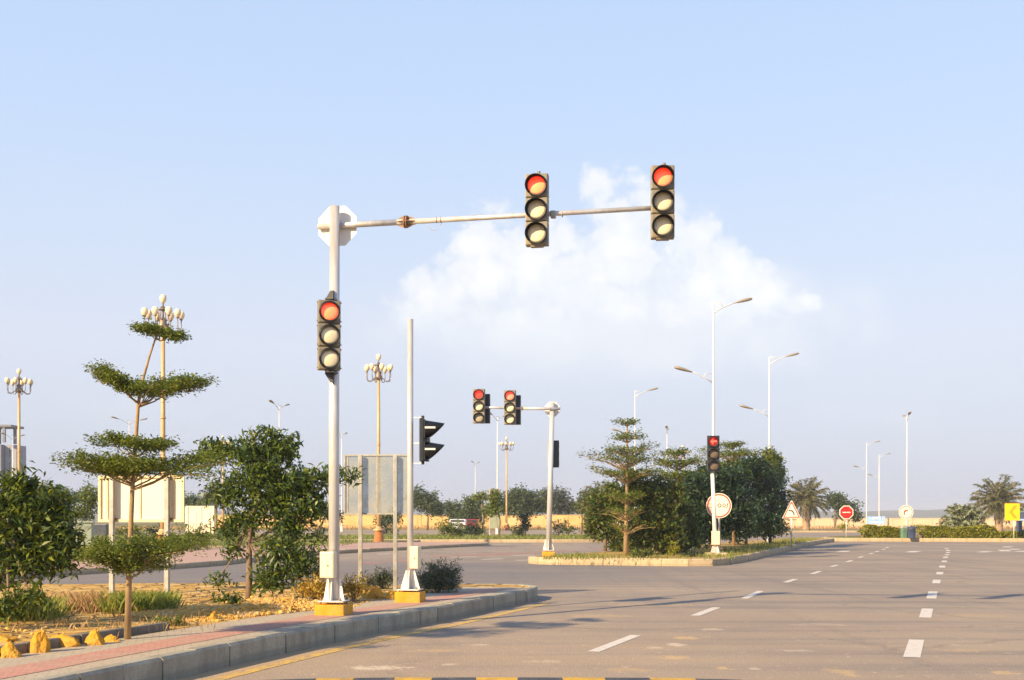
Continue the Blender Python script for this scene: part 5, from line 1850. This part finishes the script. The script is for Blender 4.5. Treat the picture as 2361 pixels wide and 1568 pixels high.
palm('date palm with arching grey green fronds beside the far stretch of the cream wall', 1859, 1221, 1152, 140, 46, 3.1, 'leaf_palm', 61, r=.42, lw=.10, ll=.85)
palm('date palm with brown lower fronds behind the chevron board', 2303, 1226, 1158, 128, 52, 3.2, 'leaf_palm', 62, r=.38, lw=.10, ll=.85)
palm('palm half hidden behind the left end of the island trees', 1392, 1235, 1165, 92, 38, 2.2, 'leaf_palm', 63, r=.22, lw=.07, ll=.6)
palm('pale silver green fan palm just above the roundabout hedge', 2222, 1238, 1206, 88, 34, 1.65, 'leaf_fan', 64, z0=.245, trunk=False, r=.12, stiff=.35, lw=.11, ll=.55)
palm('faint far palm between the cream board and bushy tree', 497, 1215, 1150, 120, 30, 2.0, 'leaf_grey', 65, r=.2, lw=.07, ll=.55)

# --- far trees: (u, v base, blobs, d, leaf, label)
far = [
    (1205, [(1205, 1150, 45, 26, 1500), (1175, 1165, 26, 22, 500), (1240, 1168, 26, 20, 500), (1205, 1175, 40, 16, 500)], 150, 'leaf_far', 'large round headed far tree over the golden wall left of the island mast'),
    (1290, [(1290, 1150, 28, 24, 600), (1310, 1172, 26, 18, 450), (1275, 1170, 22, 18, 300)], 175, 'leaf_grey', 'hazy bluish far tree right of the island mast'),
    (1262, [(1258, 1140, 14, 12, 160), (1262, 1162, 16, 20, 220)], 190, 'leaf_grey', 'thin far tree just left of the island mast pole'),
    (985, [(985, 1158, 32, 24, 800), (962, 1150, 22, 26, 420), (1005, 1176, 26, 20, 400)], 140, 'leaf_far', 'far tree beside the second signal post'),
    (1045, [(1042, 1172, 22, 18, 450), (1050, 1192, 20, 16, 300)], 150, 'leaf_far', 'small rounded far tree above the parked cars'),
    (1090, [(1090, 1165, 26, 24, 700), (1075, 1195, 22, 20, 450), (1105, 1188, 18, 18, 300)], 135, 'leaf_far', 'dark far tree between the parked cars and tall board'),
    (1112, [(1108, 1146, 18, 8, 160), (1125, 1175, 12, 16, 160)], 120, 'leaf_tier', 'wispy bright far tree left of the tall board'),
    (1150, [(1142, 1150, 13, 26, 420), (1140, 1175, 16, 16, 260)], 88, 'leaf_tier', 'yellow green narrow tree around the tall board'),
    (1925, [(1925, 1155, 22, 18, 500), (1950, 1172, 26, 22, 600), (1968, 1190, 16, 14, 240)], 160, 'leaf_far', 'dark far tree behind the red eight sided sign'),
    (110, [(100, 1140, 45, 30, 900), (150, 1150, 34, 28, 700), (120, 1180, 55, 34, 900)], 75, 'leaf_far', 'dark tree group between broad leaved tree and cream board'),
    (205, [(205, 1150, 26, 36, 800), (190, 1185, 20, 18, 300)], 70, 'leaf_tier', 'sunlit yellow green tree at the edge of the cream board'),
    (455, [(455, 1165, 30, 18, 400), (440, 1155, 20, 14, 260)], 130, 'leaf_far', 'dark far tree above the short cream wall'),
    (760, [(745, 1175, 26, 22, 400), (770, 1190, 20, 16, 240)], 120, 'leaf_far', 'dark far tree just behind the near mast pole'),
    (905, [(905, 1195, 22, 16, 300), (885, 1200, 16, 14, 200)], 110, 'leaf_far', 'dark far tree under the clouded board beside the globe lamp'),
    (1340, [(1345, 1170, 22, 20, 380), (1360, 1150, 22, 22, 380)], 100, 'leaf_bush', 'brownish far tree left of the half hidden palm'),
]
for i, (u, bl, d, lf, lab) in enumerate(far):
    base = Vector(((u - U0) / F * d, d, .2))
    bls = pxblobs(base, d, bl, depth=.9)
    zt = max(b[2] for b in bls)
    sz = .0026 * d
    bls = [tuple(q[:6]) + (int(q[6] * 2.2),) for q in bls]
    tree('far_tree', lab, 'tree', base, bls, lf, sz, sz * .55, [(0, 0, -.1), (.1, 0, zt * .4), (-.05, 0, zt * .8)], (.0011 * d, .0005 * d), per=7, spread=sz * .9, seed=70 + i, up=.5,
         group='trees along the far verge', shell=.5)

farsh = [
    (1038, 1239, 1190, 32, 88, 'leaf_tier', 1300, 'bright green shrub in front of the parked cars'),
    (1062, 1238, 1204, 18, 96, 'leaf_far', 420, 'green bush hiding most of the white parked car'),
    (1092, 1238, 1192, 20, 92, 'leaf_shade', 800, 'dark shrub between the two parked cars'),
    (1105, 1236, 1205, 16, 94, 'leaf_tier', 300, 'small green shrub left of the tall board legs'),
    (1195, 1238, 1203, 20, 90, 'leaf_tier', 420, 'bright shrub under the large round headed far tree'),
    (1288, 1232, 1192, 16, 92, 'leaf_grey', 380, 'grey green shrub right of the island mast pole'),
    (1310, 1234, 1198, 18, 96, 'leaf_bush', 360, 'ochre green shrub between island mast and island trees'),
    (1375, 1236, 1195, 28, 88, 'leaf_tier', 520, 'bright shrub at the left foot of the island trees'),
    (905, 1238, 1205, 18, 100, 'leaf_bush', 260, 'yellowish shrub between the legs of the clouded board'),
    (885, 1228, 1190, 14, 95, 'leaf_shade', 300, 'dark shrub beside the red lamp plinth'),
    (1945, 1219, 1205, 14, 118, 'leaf_hedge', 200, 'yellow green low bush under the red eight sided sign'),
    (2175, 1218, 1190, 12, 92, 'leaf_shade', 260, 'dark green upright bush beside the fan palm'),
    (2113, 1220, 1206, 16, 92, 'leaf_hedge', 180, 'yellow flecked bush behind the dark blue bin'),
    (300, 1234, 1208, 34, 80, 'leaf_hedge', 600, 'yellow green bush seen beneath the cream board'),
    (225, 1262, 1228, 40, 62, 'leaf_tier', 700, 'low bright bush at the foot of the green cabinet'),
    (375, 1240, 1206, 26, 84, 'leaf_far', 520, 'mid green bush seen beneath the right part of the cream board'),
    (262, 1236, 1208, 22, 96, 'leaf_far', 380, 'dark bush seen beneath the left part of the cream board'),
    (456, 1258, 1194, 34, 62, 'leaf_dark', 1100, 'dark leafy bush right of the cream board'),
    (440, 1272, 1240, 36, 58, 'leaf_grey', 420, 'soft grey green bush beside the pink median'),
    (520, 1250, 1205, 36, 64, 'leaf_bush', 600, 'brown green bush behind the bushy tree'),
    (352, 1232, 1208, 16, 78, 'leaf_shade', 260, 'dark round bush seen beneath the cream board'),
    (190, 1300, 1262, 30, 40, 'leaf_bush', 420, 'reddish brown dry bush on the pink median'),
    (735, 1235, 1205, 20, 85, 'leaf_grey', 300, 'pale grey bush just behind the near mast pole'),
]
for i, (u, vb, vt, ru, d, lf, n, lab) in enumerate(farsh):
    s = d / F
    shrub(lab, u, vb, vt, ru, d, lf, n, 5.5 * s, 2.8 * s, 100 + i, z0=.2 if d > 60 else .16, spread=3 * s, up=.4, group='shrubs along the far verge')
# ball-clipped bush in two tiers
d = 90
base = Vector(((1212 - U0) / F * d, d, .2))
tree('topiary', 'clipped bush of two stacked green balls under the golden wall', 'shrub', base, pxblobs(base, d, [(1212, 1192, 13, 10, 420), (1212, 1211, 14, 11, 480)]),
     'leaf_shade', .16, .09, [(0, 0, 0), (0, 0, .5), (0, 0, 1.3)], (.05, .03), per=6, spread=.06, seed=140, limbs=False, shell=.3, crown='foliage')


# --- hedge on the right-hand island
def hedge(label, x0, x1, y, h, dp, n, leaf, seed, z0=.245):
    rng = np.random.default_rng(seed)
    t = thing('hedge', label, 'hedge', ((x0 + x1) / 2, y, z0))
    w = x1 - x0
    m = MB()
    k = 40
    vs, fs = [], []
    for i in range(k + 1):
        x = -w / 2 + .25 + (w - .5) * i / k
        hh = h * .84 + .10 * mnoise.noise(Vector((x * .7, seed, 0)))
        for (yy, zz2) in ((-dp * .38, 0), (-dp * .40, hh * .8), (-dp * .25, hh), (dp * .25, hh), (dp * .4, hh * .8), (dp * .4, 0)):
            vs.append((x, yy, zz2))
    for i in range(k):
        for j in range(5):
            fs.append((i * 6 + j, i * 6 + j + 1, i * 6 + 7 + j, i * 6 + 6 + j))
    fs += [tuple(range(6)), tuple(reversed(range(k * 6, k * 6 + 6)))]
    m.add(vs, fs)
    m.build('twigs', 'bark', t)
    x = rng.uniform(-w / 2, w / 2, n)
    side = rng.uniform(0, 1, n)
    hh = h * (.9 + .09 * np.sin(x * 1.7 + seed) + .06 * np.sin(x * 4.3))
    end = np.clip((w / 2 - np.abs(x)) / .5, .35, 1) ** .5
    z = np.where(side < .55, rng.uniform(.02, 1, n) * hh, hh * rng.uniform(.86, 1.06, n)) * end
    yv = np.where(side < .55, -dp / 2 * (1 - .25 * (z / h) ** 2) + rng.normal(size=n) * .06, rng.uniform(-.5, .5, n) * dp)
    leaf_mesh('foliage', leaf, t, np.stack([x, yv, z], 1), .16, .095, rng, .5, .0)
    return t


d = 81.5
xx = lambda u, d=81.5: (u - U0) / F * d
hedge('clipped bright green hedge left of the bins on the roundabout', xx(1986), xx(2090), 81.8, .86, 1.5, 6500, 'leaf_hedge', 3)
hedge('clipped bright green hedge right of the bins on the roundabout', xx(2112), xx(2292), 81.0, .84, 1.5, 9500, 'leaf_hedge', 5)
hedge('lower green hedge below the chevron board', xx(2292, 81), xx(2440, 81), 81.3, .52, 1.2, 4200, 'leaf_hedge', 7)


# ------------------------------------------------------------------ grasses, rocks and rubble
def blades(name, label, pts, hgt, wid, mat, seed, lean=.35):
    rng = np.random.default_rng(seed)
    n = len(pts)
    B = np.array(pts)
    a = rng.uniform(0, 6.28, n)
    H = hgt * rng.uniform(.45, 1.15, n)
    dr = np.stack([np.cos(a), np.sin(a), np.zeros(n)], 1)
    sdv = np.stack([-np.sin(a), np.cos(a), np.zeros(n)], 1)
    ln = rng.uniform(.1, lean * 2, n)[:, None] * H[:, None]
    V = np.empty((n, 4, 3))
    up_ = np.array([0, 0, 1.0])
    V[:, 0] = B - sdv * wid / 2
    V[:, 1] = B + sdv * wid / 2
    V[:, 2] = B + up_ * H[:, None] * .6 + dr * ln * .35 + sdv * wid * .35
    V[:, 3] = B + up_ * H[:, None] + dr * ln
    me = bpy.data.meshes.new(name)
    me.vertices.add(n * 4); me.loops.add(n * 4); me.polygons.add(n)
    me.vertices.foreach_set('co', V.reshape(-1))
    me.loops.foreach_set('vertex_index', np.arange(n * 4, dtype=np.int32))
    me.polygons.foreach_set('loop_start', np.arange(0, n * 4, 4, dtype=np.int32))
    me.polygons.foreach_set('loop_total', np.full(n, 4, dtype=np.int32))
    me.update(calc_edges=True)
    me.materials.append(M[mat])
    o = bpy.data.objects.new(name, me); COL.objects.link(o)
    return tag(o, label, 'grass', kind='stuff')


def patch(rng, u0, u1, v0, v1, n, z, clump=.12):
    k = max(1, n // 14)
    out = []
    for _ in range(k):
        g = G(rng.uniform(u0, u1), rng.uniform(v0, v1), z)
        for _ in range(14):
            out.append((g.x + rng.normal() * clump, g.y + rng.normal() * clump, z - .015))
    return out


rg = np.random.default_rng(200)
blades('dry_grass', 'pale reddish straw coloured grass tufts behind the slender tiered tree', patch(rg, 130, 265, 1394, 1410, 1200, KZ, .09), .24, .005, 'grass_dry', 1)
blades('grass', 'tall green grass tufts around the foot of the cream board posts', patch(rg, 258, 390, 1398, 1414, 2400, KZ, .09) + patch(rg, -20, 130, 1412, 1432, 1500, KZ, .09), .27, .006, 'grass_green', 2)
blades('dry_grass', 'scattered straw and dry stalks on the stony verge', patch(rg, -80, 470, 1362, 1462, 700, KZ, .25) + patch(rg, 420, 720, 1358, 1385, 260, KZ, .2), .14, .007, 'grass_dry', 3)
ip = []
for _ in range(4200):
    g = G(rg.uniform(1250, 1700), rg.uniform(1280, 1290), ID)
    if rg.uniform() < .16 or (g.x < 3.2 and rg.uniform() < .3):
        ip.append((g.x, g.y, ID - .01))
for _ in range(2600):
    f = rg.uniform(); k = rg.uniform(0.3, 2.6)
    x0, y0 = 8.2 + (22.0 - 8.2) * f, 39.5 + (78 - 39.5) * f
    ip.append((x0 - k * .9, y0 + k * .3 + .4, ID - .01))
blades('grass', 'short green grass fringe along the island kerbs', ip, .16, .022, 'grass_green', 4)
blades('grass', 'bright green lawn grass beyond the pink median', [(rg.uniform(-40, -9), y_, .18) for y_ in rg.uniform(57, 76, 6500) if True], .16, .04, 'grass_green', 9)
fp = [(rg.uniform(-45, 7), rg.uniform(77.6, 96), .20) for _ in range(9000)]
blades('grass', 'green grass of the far verge behind its cream kerb', fp, .22, .05, 'grass_green', 5)
dp_ = [(rg.uniform(-60, 100), rg.uniform(150, 171), .20) for _ in range(5000)]
blades('dry_grass', 'golden dry grass below the boundary walls', dp_, .55, .10, 'grass_dry', 6)


def rock(label, u, v, d, rx, ry, rz, seed, z0=KZ, group=None, rot=0.0):
    bm = bmesh.new()
    bmesh.ops.create_icosphere(bm, subdivisions=4, radius=1.0)
    off = Vector((seed * 3.1, seed * 1.7, 0))
    rngk = random.Random(seed)
    cuts = [(Vector((rngk.uniform(-1, 1), rngk.uniform(-1, 1), rngk.uniform(-.3, 1))).normalized(), rngk.uniform(.55, .85)) for _ in range(9)]
    for vv in bm.verts:
        p = vv.co.copy()
        for (nn, k) in cuts:
            e = p.dot(nn) - k
            if e > 0:
                p -= nn * e * .92
        p *= 1 + .22 * mnoise.noise(p * 1.9 + off) + .10 * mnoise.noise(p * 5 + off) + .04 * mnoise.noise(p * 14 + off)
        vv.co = Vector((p.x * rx, p.y * ry, max(-.4, p.z) * rz)) * 1.08
    me = bpy.data.meshes.new('rock'); bm.to_mesh(me); bm.free()
    me.materials.append(M['rock'])
    o = bpy.data.objects.new('rock', me); COL.objects.link(o)
    o.location = ((u - U0) / F * d, d, z0 + .2 * rz); o.rotation_euler = (0, 0, rot)
    return tag(o, label, 'rock', group)


rock('upright pointed ochre rock at the pavement edge', 88, 1480, 11.5, .10, .09, .19, 1, group='ochre rocks by the pavement')
rock('long low ochre rock beside the pointed one', 152, 1478, 12.05, .19, .10, .10, 2, group='ochre rocks by the pavement')
rock('rough ochre rock leaning on the edging stones', 219, 1467, 12.2, .10, .08, .13, 3, group='ochre rocks by the pavement')
rock('small half buried ochre rock against the tiered tree trunk edging', 257, 1469, 12.5, .09, .07, .06, 4, group='ochre rocks by the pavement')
rock('squat ochre rock nearest the frame corner', 26, 1502, 11.1, .10, .09, .11, 5, group='ochre rocks by the pavement')
rock('big smooth ochre boulder left of the second signal post', 864, 1362, 19.4, .17, .15, .17, 6, group='ochre rocks by the signal posts')
rock('brownish flat boulder between the ochre one and the post', 903, 1366, 19.2, .15, .13, .10, 7, group='ochre rocks by the signal posts')
rock('small upright ochre rock on the rubble end nearest the tiered tree', 492, 1428, 15.2, .06, .06, .09, 8, group='ochre rocks by the signal posts')
rock('thin slab rock at the far left edge of the stony verge', 5, 1475, 12.6, .14, .1, .05, 9, group='ochre rocks by the pavement')

# rubble bank: an uneven mound with loose stones
rngn = np.random.default_rng(77)
mb = MB()
nu, nv = 70, 26
c0 = G(470, 1432, KZ); c1 = G(735, 1405, KZ)
ax_ = (c1 - c0); L_ = ax_.length; ax_.normalize(); pr_ = Vector((-ax_.y, ax_.x, 0))
vs, fs = [], []
hmap = {}
for i in range(nu):
    for j in range(nv):
        s_ = i / (nu - 1); w_ = j / (nv - 1)
        p = c0 + ax_ * (s_ * (L_ + .9)) + pr_ * (w_ * 2.0 - .05)
        e = math.sin(math.pi * min(1, max(0, w_))) ** .7 * math.sin(math.pi * min(1, s_ * .95 + .02)) ** .5
        z = KZ - .03 + e * (.14 + .10 * mnoise.noise(p * 1.3) + .06 * mnoise.noise(p * 4) + .03 * mnoise.noise(p * 11))
        vs.append((p.x, p.y, z))
        hmap[(i, j)] = (p, z)
for i in range(nu - 1):
    for j in range(nv - 1):
        fs.append((i * nv + j, (i + 1) * nv + j, (i + 1) * nv + j + 1, i * nv + j + 1))
mb.add(vs, fs)
ico = bmesh.new(); bmesh.ops.create_icosphere(ico, subdivisions=1, radius=1.0)
iv = [v.co.copy() for v in ico.verts]; ifc = [[q.index for q in f.verts] for f in ico.faces]; ico.free()
for _ in range(2600):
    i = int(rngn.integers(0, nu)); j = int(min(nv - 1, abs(rngn.normal() * 8)))
    p, z = hmap[(i, j)]
    r = float(rngn.uniform(.006, .022)) * (1.0 if rngn.uniform() < .95 else 2.2)
    q = Vector((p.x + rngn.normal() * .05, p.y + rngn.normal() * .05, z + r * .3))
    rot = Matrix.Rotation(rngn.uniform(0, 6.28), 3, 'Z') @ Matrix.Rotation(rngn.uniform(0, 6.28), 3, 'X')
    sc_ = Vector((rngn.uniform(.7, 1.4), rngn.uniform(.7, 1.3), rngn.uniform(.4, .9)))
    mb.add([q + rot @ Vector((v.x * sc_.x * r, v.y * sc_.y * r, v.z * sc_.z * r)) for v in iv], ifc)
tag(mb.build('rubble', 'rubble'), 'bank of loose ochre rubble below the bushy tree', 'rubble', kind='stuff')
mb = MB()
for _ in range(520):
    if rngn.uniform() < .25:
        g = G(rngn.uniform(-60, 480), rngn.uniform(1410, 1480), KZ)
    else:
        g = G(rngn.uniform(740, 930), rngn.uniform(1362, 1392), KZ)
    if any((Vector((g.x, g.y)) - q).length < 1.42 for q in side[::3]):
        continue
    r = float(rngn.uniform(.008, .03))
    rot = Matrix.Rotation(rngn.uniform(0, 6.28), 3, 'Z') @ Matrix.Rotation(rngn.uniform(0, 6.28), 3, 'X')
    mb.add([Vector((g.x, g.y, KZ - .012 + r * .3)) + rot @ Vector((v.x * r * 1.3, v.y * r, v.z * r * .6)) for v in iv], ifc)
tag(mb.build('gravel', 'rubble'), 'loose stones strewn over the stony verge', 'gravel', kind='stuff')
